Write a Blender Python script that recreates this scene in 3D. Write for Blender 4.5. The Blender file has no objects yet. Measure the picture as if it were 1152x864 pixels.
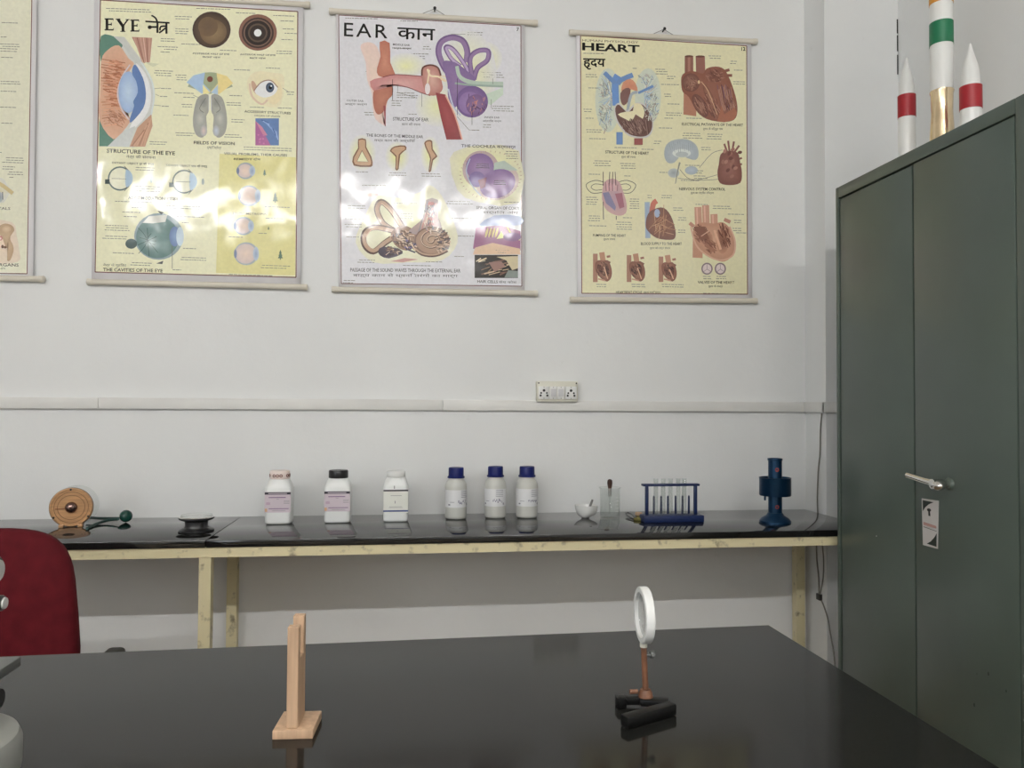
import bpy, bmesh, math, random
from mathutils import Vector, Matrix
random.seed(7)
sc = bpy.context.scene
COL = sc.collection
PI = math.pi
R = math.radians

# ------------------------------------------------------------------ camera
FPX, EYE = 870.0, 1.2
YAW, PITCH, ROLL = R(7.53), R(1.47), R(0.33)
_f = Vector((math.sin(YAW)*math.cos(PITCH), math.cos(YAW)*math.cos(PITCH), math.sin(PITCH)))
_r0 = Vector((math.cos(YAW), -math.sin(YAW), 0)); _u0 = _r0.cross(_f)
_r = _r0*math.cos(ROLL) + _u0*math.sin(ROLL); _u = _u0*math.cos(ROLL) - _r0*math.sin(ROLL)
CAMP = Vector((0, 0, EYE))
cam = bpy.data.cameras.new('camera'); camo = bpy.data.objects.new('camera', cam); COL.objects.link(camo)
cam.sensor_width = 36; cam.lens = FPX/1152*36; cam.clip_start = .02
camo.matrix_world = Matrix(((_r.x, _u.x, -_f.x, 0), (_r.y, _u.y, -_f.y, 0), (_r.z, _u.z, -_f.z, EYE), (0, 0, 0, 1)))
sc.camera = camo

# ------------------------------------------------------------------ world, exposure
w = bpy.data.worlds.new('world'); sc.world = w; w.use_nodes = True
w.node_tree.nodes['Background'].inputs[0].default_value = (.75, .85, 1, 1)
w.node_tree.nodes['Background'].inputs[1].default_value = 1.0
vs = sc.view_settings
vs.view_transform = 'Standard'; vs.look = 'None'; vs.exposure = 0.0; vs.gamma = 1; vs.use_curve_mapping = False
sc.cycles.transparent_max_bounces = 40
TUBE_POWER = 152.0        # emission of the ceiling tube lights
WINDOW_FILL_POWER = 50.0      # added fill light, placed at an unseen window in the left wall

# pixel -> world helpers used for measuring (1152x864 frame)
def ray(px, py): return _r*(px-576) + _u*(432-py) + _f*FPX
def onY(px, py, Y): d = ray(px, py); return CAMP + d*(Y/d.y)
def onX(px, py, X): d = ray(px, py); return CAMP + d*(X/d.x)
def onZ(px, py, Z): d = ray(px, py); return CAMP + d*((Z-EYE)/d.z)
def pxm(px, py, Y): d = ray(px, py); return Y/d.y       # metres per pixel at depth Y

WALL = 2.95            # back wall
BZ = 0.782             # bench top
BF = 2.448             # bench front
TZ = 0.752             # table top
RX = 1.90              # right wall
LX = -3.6; RY = -3.6; CZ = 3.05

# ------------------------------------------------------------------ materials
def lin(c):
    c /= 255.0
    return c/12.92 if c <= .04045 else ((c+.055)/1.055)**2.4
def S(r, g, b, k=1.45):
    c = [lin(x)*k for x in (r, g, b)]; l = .3*c[0]+.59*c[1]+.11*c[2]
    return tuple(min(.93, (l+(x-l)*.78)*.97) for x in c)
MATS = {}
def mat(name, col, rough=.5, metal=0, var=.06, scale=12, bump=0, bscale=60, **kw):
    if name in MATS: return MATS[name]
    m = bpy.data.materials.new(name); m.use_nodes = True; MATS[name] = m
    nt = m.node_tree; b = nt.nodes['Principled BSDF']
    b.inputs['Roughness'].default_value = rough; b.inputs['Metallic'].default_value = metal
    tc = nt.nodes.new('ShaderNodeTexCoord')
    if 'stretch' in kw:
        mp = nt.nodes.new('ShaderNodeMapping'); mp.inputs['Scale'].default_value = kw.pop('stretch')
        nt.links.new(tc.outputs['Object'], mp.inputs[0]); src = mp.outputs[0]
    else: src = tc.outputs['Object']
    n = nt.nodes.new('ShaderNodeTexNoise'); n.inputs['Scale'].default_value = scale; n.inputs['Detail'].default_value = 5
    nt.links.new(src, n.inputs['Vector'])
    cr = nt.nodes.new('ShaderNodeValToRGB')
    lo = kw.pop('lo', None) or tuple(c*(1-var) for c in col)
    hi = kw.pop('hi', None) or tuple(min(1, c*(1+var)) for c in col)
    cr.color_ramp.elements[0].color = (*lo, 1); cr.color_ramp.elements[1].color = (*hi, 1)
    cr.color_ramp.elements[0].position = kw.pop('p0', .3); cr.color_ramp.elements[1].position = kw.pop('p1', .7)
    nt.links.new(n.outputs['Fac'], cr.inputs[0]); nt.links.new(cr.outputs[0], b.inputs['Base Color'])
    if bump:
        n2 = nt.nodes.new('ShaderNodeTexNoise'); n2.inputs['Scale'].default_value = bscale; n2.inputs['Detail'].default_value = 4
        nt.links.new(src, n2.inputs['Vector'])
        bp = nt.nodes.new('ShaderNodeBump'); bp.inputs['Strength'].default_value = 1; bp.inputs['Distance'].default_value = bump
        nt.links.new(n2.outputs['Fac'], bp.inputs['Height']); nt.links.new(bp.outputs[0], b.inputs['Normal'])
    for k, v in kw.items(): b.inputs[k].default_value = v
    return m

def glass(name, tint=(.975, .985, .98), clear=.955):
    """thin clear glass: mostly transparent, glossy by Fresnel, faint body"""
    m = bpy.data.materials.new(name); m.use_nodes = True; nt = m.node_tree; nt.nodes.clear()
    out = nt.nodes.new('ShaderNodeOutputMaterial'); tr = nt.nodes.new('ShaderNodeBsdfTransparent')
    tr.inputs[0].default_value = (*tint, 1)
    df = nt.nodes.new('ShaderNodeBsdfTranslucent'); df.inputs[0].default_value = (.8, .82, .8, 1)
    gl = nt.nodes.new('ShaderNodeBsdfGlossy'); gl.inputs['Roughness'].default_value = .04
    mx = nt.nodes.new('ShaderNodeMixShader'); mx.inputs[0].default_value = 1-clear
    nt.links.new(tr.outputs[0], mx.inputs[1]); nt.links.new(df.outputs[0], mx.inputs[2])
    fa = nt.nodes.new('ShaderNodeLayerWeight'); fa.inputs['Blend'].default_value = .5
    pw = nt.nodes.new('ShaderNodeMath'); pw.operation = 'POWER'; pw.inputs[1].default_value = 4; nt.links.new(fa.outputs['Facing'], pw.inputs[0])
    lw = nt.nodes.new('ShaderNodeMath'); lw.operation = 'MULTIPLY_ADD'; lw.inputs[1].default_value = .45; lw.inputs[2].default_value = .035; nt.links.new(pw.outputs[0], lw.inputs[0])
    m2 = nt.nodes.new('ShaderNodeMixShader')
    nt.links.new(lw.outputs[0], m2.inputs[0]); nt.links.new(mx.outputs[0], m2.inputs[1]); nt.links.new(gl.outputs[0], m2.inputs[2])
    nt.links.new(m2.outputs[0], out.inputs[0]); MATS[name] = m
    return m

def emis(name, col, st):
    m = bpy.data.materials.new(name); m.use_nodes = True; b = m.node_tree.nodes['Principled BSDF']
    b.inputs['Base Color'].default_value = (.8, .8, .8, 1)
    b.inputs['Emission Color'].default_value = (*col, 1); b.inputs['Emission Strength'].default_value = st
    return m

def wall_mat(name, col):
    m = mat(name, col, rough=.55, var=.025, scale=2.2, bump=.0012, bscale=26)
    nt = m.node_tree; b = nt.nodes['Principled BSDF']
    # sparse smudges and pin marks in the paint
    tc = nt.nodes.new('ShaderNodeTexCoord')
    n = nt.nodes.new('ShaderNodeTexNoise'); n.inputs['Scale'].default_value = 7; n.inputs['Detail'].default_value = 8; n.inputs['Roughness'].default_value = .7
    nt.links.new(tc.outputs['Object'], n.inputs['Vector'])
    cr = nt.nodes.new('ShaderNodeValToRGB'); cr.color_ramp.elements[0].position = .66; cr.color_ramp.elements[1].position = .86
    cr.color_ramp.elements[0].color = (0, 0, 0, 1); cr.color_ramp.elements[1].color = (.5, .5, .5, 1)
    nt.links.new(n.outputs['Fac'], cr.inputs[0])
    mx = nt.nodes.new('ShaderNodeMixRGB'); src = b.inputs['Base Color'].links[0].from_socket
    nt.links.new(cr.outputs[0], mx.inputs[0]); nt.links.new(src, mx.inputs[1]); mx.inputs[2].default_value = (.52, .48, .42, 1)
    nt.links.new(mx.outputs[0], b.inputs['Base Color'])
    return m

def ripple(nt, b):
    """gentle waviness of a laminated sheet, same field for the sheet and its print"""
    g = nt.nodes.new('ShaderNodeNewGeometry'); mp = nt.nodes.new('ShaderNodeMapping')
    mp.inputs['Scale'].default_value = (1, 1, .55); nt.links.new(g.outputs['Position'], mp.inputs[0])
    n = nt.nodes.new('ShaderNodeTexNoise'); n.inputs['Scale'].default_value = 8.5; n.inputs['Detail'].default_value = 2.0; n.inputs['Roughness'].default_value = .45
    nt.links.new(mp.outputs[0], n.inputs['Vector'])
    bp = nt.nodes.new('ShaderNodeBump'); bp.inputs['Strength'].default_value = 1; bp.inputs['Distance'].default_value = .0075
    nt.links.new(n.outputs['Fac'], bp.inputs['Height']); nt.links.new(bp.outputs[0], b.inputs['Normal'])

def print_mat():
    m = bpy.data.materials.new('printed_ink'); m.use_nodes = True; nt = m.node_tree; b = nt.nodes['Principled BSDF']
    a = nt.nodes.new('ShaderNodeAttribute'); a.attribute_name = 'Col'
    n = nt.nodes.new('ShaderNodeTexNoise'); n.inputs['Scale'].default_value = 90; n.inputs['Detail'].default_value = 6
    tc = nt.nodes.new('ShaderNodeTexCoord'); nt.links.new(tc.outputs['Object'], n.inputs['Vector'])
    mr = nt.nodes.new('ShaderNodeMapRange'); mr.inputs['From Min'].default_value = .3; mr.inputs['From Max'].default_value = .7
    mr.inputs['To Min'].default_value = .95; mr.inputs['To Max'].default_value = 1.03
    nt.links.new(n.outputs['Fac'], mr.inputs['Value'])
    mx = nt.nodes.new('ShaderNodeVectorMath'); mx.operation = 'SCALE'
    nt.links.new(a.outputs['Color'], mx.inputs[0]); nt.links.new(mr.outputs[0], mx.inputs['Scale'])
    nt.links.new(mx.outputs[0], b.inputs['Base Color'])
    b.inputs['Roughness'].default_value = .13
    ripple(nt, b)
    return m

# ------------------------------------------------------------------ mesh building
class MB:
    def __init__(s): s.v = []; s.f = []
    def add(s, vs, fs):
        o = len(s.v); s.v += [Vector(v) for v in vs]; s.f += [tuple(i+o for i in f) for f in fs]; return s
    def box(s, x0, x1, y0, y1, z0, z1):
        return s.add([(x, y, z) for z in (z0, z1) for y in (y0, y1) for x in (x0, x1)],
                     [(0, 2, 3, 1), (4, 5, 7, 6), (0, 1, 5, 4), (2, 6, 7, 3), (0, 4, 6, 2), (1, 3, 7, 5)])
    def rbox(s, x0, x1, y0, y1, z0, z1, b=.004, seg=2):
        bm = bmesh.new(); bmesh.ops.create_cube(bm, size=1)
        for v in bm.verts: v.co = Vector(((x0+x1)/2+v.co.x*(x1-x0), (y0+y1)/2+v.co.y*(y1-y0), (z0+z1)/2+v.co.z*(z1-z0)))
        bmesh.ops.bevel(bm, geom=bm.edges[:]+bm.verts[:], offset=b, segments=seg, profile=.5, affect='EDGES')
        bm.verts.index_update()
        s.add([v.co.copy() for v in bm.verts], [[v.index for v in f.verts] for f in bm.faces]); bm.free(); return s
    def lathe(s, prof, c=(0, 0, 0), seg=32, axis='z', caps=True):
        n = len(prof); vs = []; fs = []
        for i in range(seg):
            a = 2*PI*i/seg
            for r, h in prof:
                p = (r*math.cos(a), r*math.sin(a), h)
                if axis == 'y': p = (p[0], -p[2], p[1])
                if axis == 'x': p = (p[2], p[1], -p[0])
                vs.append((p[0]+c[0], p[1]+c[1], p[2]+c[2]))
        for i in range(seg):
            j = (i+1) % seg
            for k in range(n-1): fs.append((i*n+k, j*n+k, j*n+k+1, i*n+k+1))
        if caps and prof[0][0] > 1e-6: fs.append(tuple(i*n for i in reversed(range(seg))))
        if caps and prof[-1][0] > 1e-6: fs.append(tuple(i*n+n-1 for i in range(seg)))
        return s.add(vs, fs)
    def shell(s, prof, c=(0, 0, 0), seg=32):     # closed thick profile (ring)
        n = len(prof); vs = []; fs = []
        for i in range(seg):
            a = 2*PI*i/seg
            vs += [(r*math.cos(a)+c[0], r*math.sin(a)+c[1], h+c[2]) for r, h in prof]
        for i in range(seg):
            j = (i+1) % seg
            for k in range(n): fs.append((i*n+k, j*n+k, j*n+(k+1) % n, i*n+(k+1) % n))
        return s.add(vs, fs)
    def tube(s, pts, r, seg=10, cap=True):
        pts = [Vector(p) for p in pts]; n = len(pts); rr = r if isinstance(r, (list, tuple)) else [r]*n
        vs = []; fs = []; up = None
        for i, p in enumerate(pts):
            t = (pts[min(i+1, n-1)]-pts[max(i-1, 0)]).normalized()
            if up is None: up = t.orthogonal().normalized()
            up = (up-t*up.dot(t)).normalized(); q = t.cross(up)
            vs += [p+(up*math.cos(2*PI*k/seg)+q*math.sin(2*PI*k/seg))*rr[i] for k in range(seg)]
        for i in range(n-1):
            for k in range(seg): fs.append((i*seg+k, i*seg+(k+1) % seg, (i+1)*seg+(k+1) % seg, (i+1)*seg+k))
        if cap: fs.append(tuple(reversed(range(seg)))); fs.append(tuple((n-1)*seg+k for k in range(seg)))
        return s.add(vs, fs)
    def prism(s, pts, a, b, axis='z'):           # polygon pts extruded a..b
        n = len(pts); vs = []
        for h in (a, b):
            for p in pts:
                vs.append({'z': (p[0], p[1], h), 'y': (p[0], h, p[1]), 'x': (h, p[0], p[1])}[axis])
        return s.add(vs, [tuple(reversed(range(n))), tuple(range(n, 2*n))]+[(i, (i+1) % n, (i+1) % n+n, i+n) for i in range(n)])
    def xform(s, m):
        s.v = [m @ v for v in s.v]; return s
    def sphere(s, c, r, sx=1, sy=1, sz=1, seg=24, rings=12):
        n = len(s.v); s.lathe([(r*math.sin(PI*k/rings) if 0 < k < rings else 0, -r*math.cos(PI*k/rings)) for k in range(rings+1)], seg=seg)
        for i in range(n, len(s.v)):
            v = s.v[i]; s.v[i] = Vector((v.x*sx+c[0], v.y*sy+c[1], v.z*sz+c[2]))
        return s

MW = {}
def tag(o, label=None, cat=None, group=None, kind=None):
    for k, v in (('label', label), ('category', cat), ('group', group), ('kind', kind)):
        if v: o[k] = v
    return o
def thing(name, label, cat, loc=(0, 0, 0), rz=0, group=None):
    o = bpy.data.objects.new(name, None); COL.objects.link(o); o.empty_display_size = .05
    o.location = loc; o.rotation_euler = (0, 0, rz)
    MW[o] = Matrix.Translation(loc) @ Matrix.Rotation(rz, 4, 'Z')
    return tag(o, label, cat, group)
def obj(name, mb, m, parent=None, world=False, smooth=35, label=None, clean=True):
    """link the collected geometry as ONE mesh object; world=True when its points are world coordinates"""
    me = bpy.data.meshes.new(name)
    vs = mb.v
    if world and parent is not None:
        inv = MW[parent].inverted(); vs = [inv @ v for v in vs]
    me.from_pydata([tuple(v) for v in vs], [], mb.f); 
    if clean:
        bm = bmesh.new(); bm.from_mesh(me); bmesh.ops.remove_doubles(bm, verts=bm.verts, dist=1e-6)
        bmesh.ops.recalc_face_normals(bm, faces=bm.faces); bm.to_mesh(me); bm.free()
    if smooth:
        me.shade_smooth(); me.set_sharp_from_angle(angle=R(smooth))
    me.materials.append(m)
    o = bpy.data.objects.new(name, me); COL.objects.link(o)
    if parent is not None: o.parent = parent; MW[o] = MW[parent]
    else: MW[o] = Matrix.Identity(4)
    if label: o['label'] = label
    return o
def struct(name, mb, m, parent=None, label=None, cat=None):
    o = obj(name, mb, m, parent, smooth=0)
    if parent is None: tag(o, label, cat, kind='structure')
    return o

# ------------------------------------------------------------------ material library
M_wall = wall_mat('white_wall_paint', (.795, .80, .795))
M_ceil = mat('ceiling_paint', (.82, .82, .80), .8)
M_floor = mat('floor_terrazzo', (.32, .23, .14), .35, var=.25, scale=40)
M_granite = mat('black_granite', (.012, .012, .012), .06, lo=(.008, .008, .008), hi=(.03, .029, .027), scale=900, p0=.5, p1=.75)
M_granite2 = mat('black_granite_table', (.014, .014, .013), .10, lo=(.010, .010, .009), hi=(.036, .035, .032), scale=700, p0=.5, p1=.75, **{'Specular IOR Level': .18})
M_cream = mat('cream_enamel', S(196, 184, 138, 1.3), .45, lo=S(120, 108, 80, 1.3), hi=S(200, 188, 142, 1.3), scale=30, p0=.26, p1=.42)
M_green = mat('grey_green_enamel', (.074, .098, .083), .30, var=.07, scale=5, bump=.0008, bscale=5)
M_darkgap = mat('dark_gap', (.01, .012, .011), .8)
M_chrome = mat('chrome', (.75, .74, .72), .16, 1, var=.03)
M_steel = mat('dull_steel', (.45, .44, .42), .35, 1)
M_black = mat('black_plastic', (.012, .012, .013), .35)
M_blackm = mat('black_cast_iron', (.004, .004, .004), .42, bump=.0004, bscale=120, **{'Specular IOR Level': .25})
M_white = mat('white_plastic', (.80, .80, .78), .35, var=.02)
M_offwhite = mat('ivory_plastic', (.72, .70, .60), .4, var=.03)
M_conduit = mat('conduit_paint', (.76, .75, .725), .5, var=.04, scale=6)
M_rod = mat('poster_rod_plastic', S(200, 192, 175, 1.3), .4, var=.03)
M_wood = mat('pale_pine', S(192, 152, 112, 1.12), .6, var=.16, scale=14, stretch=(8, 8, .7))
M_wooddisc = mat('varnished_wood', S(178, 128, 72, 1.35), .3, var=.2, scale=16, stretch=(1, 8, 8))
M_red = mat('dark_red_upholstery', (.088, .007, .011), .8, var=.14, scale=30, bump=.0006, bscale=500, **{'Specular IOR Level': .12})
M_blue = mat('rack_blue_plastic', (.009, .021, .085), .4, var=.08, **{'Specular IOR Level': .35})
M_bluecap = mat('blue_cap_plastic', (.006, .012, .115), .45, var=.08, **{'Specular IOR Level': .3})
M_bluemetal = mat('blue_metallic_paint', (.008, .042, .10), .28, .6, var=.12)
M_hdpe = mat('translucent_plastic', (.62, .62, .58), .35, var=.03)
M_hdpew = mat('white_bottle_plastic', (.84, .85, .84), .3, var=.015)
M_greenball = mat('green_enamel', (.008, .055, .042), .15, var=.1)
M_greencord = mat('green_cord', (.012, .05, .042), .5)
M_rust = mat('rusty_brown_rod', (.17, .072, .036), .5, var=.3, scale=60, bump=.0003, bscale=200)
M_brass = mat('aged_brass', (.16, .14, .04), .45, .6, var=.2)
M_gold = mat('gold_foil', (.82, .66, .44), .2, .8, var=.12, scale=20, bump=.0012, bscale=30)
M_redband = mat('red_band_paint', (.36, .012, .02), .45)
M_greenband = mat('green_band_paint', (.01, .17, .075), .45)
M_orange = mat('orange_band_paint', (.72, .32, .04), .45)
M_teat = mat('brown_rubber', (.06, .025, .015), .4)
M_wire = mat('grey_cable', (.20, .19, .17), .5)
M_porc = mat('porcelain', (.82, .82, .80), .12, var=.01)
M_micro = mat('microscope_white_enamel', (.30, .305, .28), .4, var=.03)
M_micd = mat('microscope_grey_metal', (.10, .105, .10), .35)
M_glass = glass('clear_glass')
M_lens = glass('lens_glass', (.86, .86, .86), .80)
M_print = print_mat()
M_tube = emis('tube_light_glow', (1, .992, .975), TUBE_POWER)

# ------------------------------------------------------------------ the room
T_ = .12
struct('floor', MB().box(LX-T_, RX+T_, RY-T_, WALL+T_, -T_, 0), M_floor, None, 'brown terrazzo floor of the laboratory', 'floor')
struct('ceiling', MB().box(LX-T_, RX+T_, RY-T_, WALL+T_, CZ, CZ+T_), M_ceil, None, 'white painted ceiling', 'ceiling')
struct('wall_back', MB().box(LX-T_, RX+T_, WALL, WALL+T_, 0, CZ), M_wall, None, 'white painted wall with the hanging charts', 'wall')
struct('wall_right', MB().box(RX, RX+T_, RY, WALL, 0, CZ), M_wall, None, 'white painted wall behind the steel cabinet', 'wall')
struct('wall_front', MB().box(LX-T_, RX+T_, RY-T_, RY, 0, CZ), M_wall, None, 'white painted wall behind the viewer', 'wall')
# left wall, out of view, with a window opening added for soft fill
WY0, WY1, WZ0, WZ1 = -2.9, -.5, .95, 2.35
lw = MB().box(LX-T_, LX, RY, WY0, 0, CZ).box(LX-T_, LX, WY1, WALL, 0, CZ).box(LX-T_, LX, WY0, WY1, 0, WZ0).box(LX-T_, LX, WY0, WY1, WZ1, CZ)
struct('wall_left', lw, M_wall, None, 'white painted wall with the added window', 'wall')
win = MB().box(LX-.09, LX-.03, WY0, WY1, WZ0, WZ0+.05).box(LX-.09, LX-.03, WY0, WY1, WZ1-.05, WZ1)
for i in range(4):
    y = WY0+(WY1-WY0-.05)*i/3
    win.box(LX-.09, LX-.03, y, y+.05, WZ0+.05, WZ1-.05)
wf = struct('fill_window', win, M_white, None, 'white framed window added in the side wall for fill light', 'window')
for i in range(3):
    y = WY0+(WY1-WY0-.05)*i/3
    struct('pane', MB().box(LX-.062, LX-.058, y+.05, y+(WY1-WY0-.05)/3, WZ0+.05, WZ1-.05), M_glass, wf)
wl = bpy.data.lights.new('window_fill_light', 'AREA'); wl.shape = 'RECTANGLE'; wl.size = WZ1-WZ0; wl.size_y = WY1-WY0  # area lamp added for soft fill, just outside the unseen window
wl.energy = WINDOW_FILL_POWER; wl.color = (.93, .97, 1)
wlo = bpy.data.objects.new('window_fill_light', wl); COL.objects.link(wlo)
wlo.location = (LX-.13, (WY0+WY1)/2, (WZ0+WZ1)/2); wlo.rotation_euler = (0, R(-90), 0)
# pillar in the corner
PX0 = onY(906, 400, WALL).x; PY = PX0/(onY(929, 400, 1).x)
struct('wall_pillar', MB().box(PX0, RX, PY, WALL, 0, CZ), M_wall, None, 'white plastered pillar in the room corner beside the cabinet', 'pillar')

for y0_, y1_ in ((22, 38), (40, 58), (62, 84)):
    a_ = onY(1015, y0_, PY-.001); b_ = onY(1014.3, y1_, PY-.001)
    obj('plaster_crack', MB().box(RX-.005, RX-.0005, PY-.0012, PY-.0002, b_.z, a_.z), M_darkgap, bpy.data.objects['wall_pillar'], smooth=0)

# ceiling tube lights (behind the viewer): the lamps that light the bench
def tube_light(x, y, label):
    t = thing('tube_light', label, 'light', (x, y, CZ), group='ceiling tube lights')
    obj('housing', MB().rbox(-.62, .62, -.03, .03, -.06, 0, .004), M_white, t)
    tb = obj('tube', MB().lathe([(.0, -.58), (.019, -.58), (.019, .58), (0, .58)], (0, 0, -.10), 16, 'x'), M_tube, t)
    for s in (-1, 1): obj('lamp_holder', MB().rbox(s*.60-.015, s*.60+.015, -.018, .018, -.125, -.06, .003), M_white, t)
TLY = -1.26
for x, lb in ((-1.92, 'nearest the window wall'), (-.60, 'above the table middle'), (.73, 'nearest the cabinet wall')):
    tube_light(x, TLY, 'white ceiling tube light '+lb)

# wall conduit (flat trunking) along the back wall and round the pillar
cb = thing('wire_conduit', 'flat white painted wiring trunking running along the wall', 'conduit', (0, WALL, onY(461, 459, WALL).z))
zc0 = onY(461, 461.5, WALL).z; zc1 = onY(461, 449.5, WALL).z
xs = [LX+.02, onY(112, 455, WALL).x, onY(498, 455, WALL).x, PX0-.002]
for i in range(3):
    obj('trunking_length', MB().rbox(xs[i]+.0008, xs[i+1]-.0008, WALL-.016, WALL-.0005, zc0, zc1, .002), M_conduit, cb, world=True)
obj('pillar_length', MB().rbox(PX0-.016, PX0-.0005, PY-.014, WALL-.017, zc0, zc1, .002), M_conduit, cb, world=True)
obj('pillar_length', MB().rbox(PX0-.016, PX0+.30, PY-.016, PY-.0005, zc0, zc1, .002), M_conduit, cb, world=True)

# socket plate
def socket():
    p0 = onY(604.5, 428.5, WALL-.04); p1 = onY(650.5, 452, WALL-.04)
    t = thing('power_socket', 'white double socket and switch board above the trunking', 'socket', ((p0.x+p1.x)/2, WALL, p1.z))
    W = (p1.x-p0.x)/2; H = p0.z-p1.z
    obj('back_box', MB().rbox(-W, W, -.034, -.0005, 0, H, .003), M_offwhite, t)
    mod = H*.62; zb = H*.12
    spans = [(-W*.93, -W*.42, 's'), (-W*.40, -W*.04, 'w'), (-W*.02, W*.34, 'w'), (W*.36, W*.93, 's')]
    for a, b, k in spans:
        n = obj('socket_module' if k == 's' else 'switch', MB().rbox(a, b, -.040, -.0335, zb, zb+mod, .0015), M_white, t)
        c = (a+b)/2
        if k == 's':
            for dx, dz, r in ((0, .68, .0052), (-.011, .48, .0036), (.011, .48, .0036), (-.013, .28, .0042), (.013, .28, .0042)):
                obj('pin_hole', MB().lathe([(0, 0), (r, 0), (r, .0008), (0, .0008)], (c+dx, -.0403, zb+mod*dz), 12, 'y'), M_black, n)
        else:
            obj('rocker', MB().rbox(a+.004, b-.004, -.044, -.0395, zb+mod*.2, zb+mod*.8, .0015), mat('grey_rocker', (.62, .61, .62), .4), n)
        for dz in (.07, .93):
            obj('screw', MB().lathe([(0, 0), (.0022, 0), (.0022, .001), (0, .001)], (c, -.0403, zb+mod*dz), 10, 'y'), M_steel, n)
    for sx in (-1, 1):
        obj('screw', MB().lathe([(0, 0), (.003, 0), (.003, .001), (0, .001)], (sx*W*.92, -.0345, H*.9), 10, 'y'), M_black, t)
socket()

# ------------------------------------------------------------------ hanging charts
class Art(MB):
    """flat print laid on the chart plane; points are measured positions"""
    def __init__(s, Y, ox=0, oy=0, k=1.0, layer=0):
        super().__init__(); s.Y = Y; s.ox = ox; s.oy = oy; s.k = k; s.c = []; s.n = layer
    def P(s, p):
        return onY(p[0]/s.k+s.ox, p[1]/s.k+s.oy, s.Y) + Vector((0, -.000012*s.n, 0))
    def poly(s, pts, col, col2=None, smooth=0):
        if smooth: pts = spl(pts, smooth)
        s.n += 1; o = len(s.v); n = len(pts)
        if col2 is None:
            s.v += [s.P(p) for p in pts]; s.c += [col]*n; s.f.append(tuple(range(o, o+n)))
        else:
            cx = sum(p[0] for p in pts)/n; cy = sum(p[1] for p in pts)/n
            s.v += [s.P(p) for p in pts]+[s.P((cx, cy))]; s.c += [col2]*n+[col]
            s.f += [(o+i, o+(i+1) % n, o+n) for i in range(n)]
        return s
    def ell(s, cx, cy, rx, ry, col, col2=None, rot=0, n=28, a0=0, a1=360):
        ca, sa = math.cos(R(rot)), math.sin(R(rot)); pts = []
        for i in range(n):
            a = R(a0)+R(a1-a0)*i/(n if a1-a0 == 360 else n-1); x, y = rx*math.cos(a), ry*math.sin(a)
            pts.append((cx+x*ca-y*sa, cy+x*sa+y*ca))
        if a1-a0 != 360: pts.append((cx, cy))
        return s.poly(pts, col, col2)
    def line(s, pts, wd, col, smooth=0, closed=False):
        if smooth: pts = spl(pts, smooth, closed)
        if closed: pts = list(pts)+[pts[0]]
        s.n += 1; n = len(pts); o = len(s.v)
        for i in range(n):
            a = pts[max(i-1, 0)]; b = pts[min(i+1, n-1)]; dx, dy = b[0]-a[0], b[1]-a[1]; L = math.hypot(dx, dy) or 1
            ww = (wd[0]+(wd[1]-wd[0])*i/(n-1)) if isinstance(wd, tuple) else wd
            nx, ny = -dy/L*ww/2, dx/L*ww/2
            s.v += [s.P((pts[i][0]+nx, pts[i][1]+ny)), s.P((pts[i][0]-nx, pts[i][1]-ny))]; s.c += [col, col]
        s.f += [(o+2*i, o+2*i+1, o+2*i+3, o+2*i+2) for i in range(n-1)]
        return s
    def rect(s, x0, y0, x1, y1, col): return s.poly([(x0, y0), (x1, y0), (x1, y1), (x0, y1)], col)
    def notes(s, x, y, wd, rows=1, col=None, h=.75, gap=2.6, slope=.035):
        """rows of print too small to read"""
        col = col or S(120, 118, 105)
        for r in range(rows):
            xx = x+random.uniform(0, wd*.12); yy = y+r*gap
            while xx < x+wd*random.uniform(.8, 1):
                l = min(random.uniform(1.5, 5), x+wd-xx)
                if l < .6: break
                sl = (xx-x)*slope
                s.poly([(xx, yy+sl), (xx+l, yy+sl+l*slope), (xx+l, yy+sl+h+l*slope), (xx, yy+sl+h)], col); s.n -= 1
                xx += l+.7
        return s
    def hatch(s, cx, cy, rx, ry, n, cols, l, wd, ang=0, spread=40, rot=0):
        """drawn shading strokes inside an ellipse"""
        ca, sa = math.cos(R(rot)), math.sin(R(rot))
        n0 = s.n
        for _ in range(n):
            s.n = n0+_ % 7
            q = random.uniform(0, 2*PI); u = math.sqrt(random.random())*.86
            x, y = rx*u*math.cos(q), ry*u*math.sin(q); x, y = cx+x*ca-y*sa, cy+x*sa+y*ca
            d = R(ang+random.uniform(-spread, spread)); k = l*random.uniform(.5, 1.1)/2
            s.line([(x-k*math.cos(d), y-k*math.sin(d)), (x+k*math.cos(d), y+k*math.sin(d))], wd*random.uniform(.6, 1.3), random.choice(cols))
        s.n = n0+8
        return s
    def build(s, name, parent):
        me = bpy.data.meshes.new(name); inv = MW[parent].inverted()
        me.from_pydata([tuple(inv @ v) for v in s.v], [], s.f)
        for p in me.polygons:
            if p.normal.y > 0: p.flip()
        me.update()
        ca = me.color_attributes.new('Col', 'FLOAT_COLOR', 'POINT')
        for i, c in enumerate(s.c): ca.data[i].color = (*c, 1)
        me.materials.append(M_print); me.update()
        o = bpy.data.objects.new(name, me); COL.objects.link(o); o.parent = parent; MW[o] = MW[parent]
        return o

def spl(pts, k=4, closed=True):
    n = len(pts); out = []
    rng = range(n) if closed else range(n-1)
    for i in rng:
        if closed: p = [pts[(i+j-1) % n] for j in range(4)]
        else: p = [pts[max(0, min(n-1, i+j-1))] for j in range(4)]
        for t in range(k):
            u = t/k
            out.append(tuple(.5*((2*p[1][d])+(-p[0][d]+p[2][d])*u+(2*p[0][d]-5*p[1][d]+4*p[2][d]-p[3][d])*u*u+(-p[0][d]+3*p[1][d]-3*p[2][d]+p[3][d])*u**3) for d in (0, 1)))
    if not closed: out.append(pts[-1])
    return out

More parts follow.
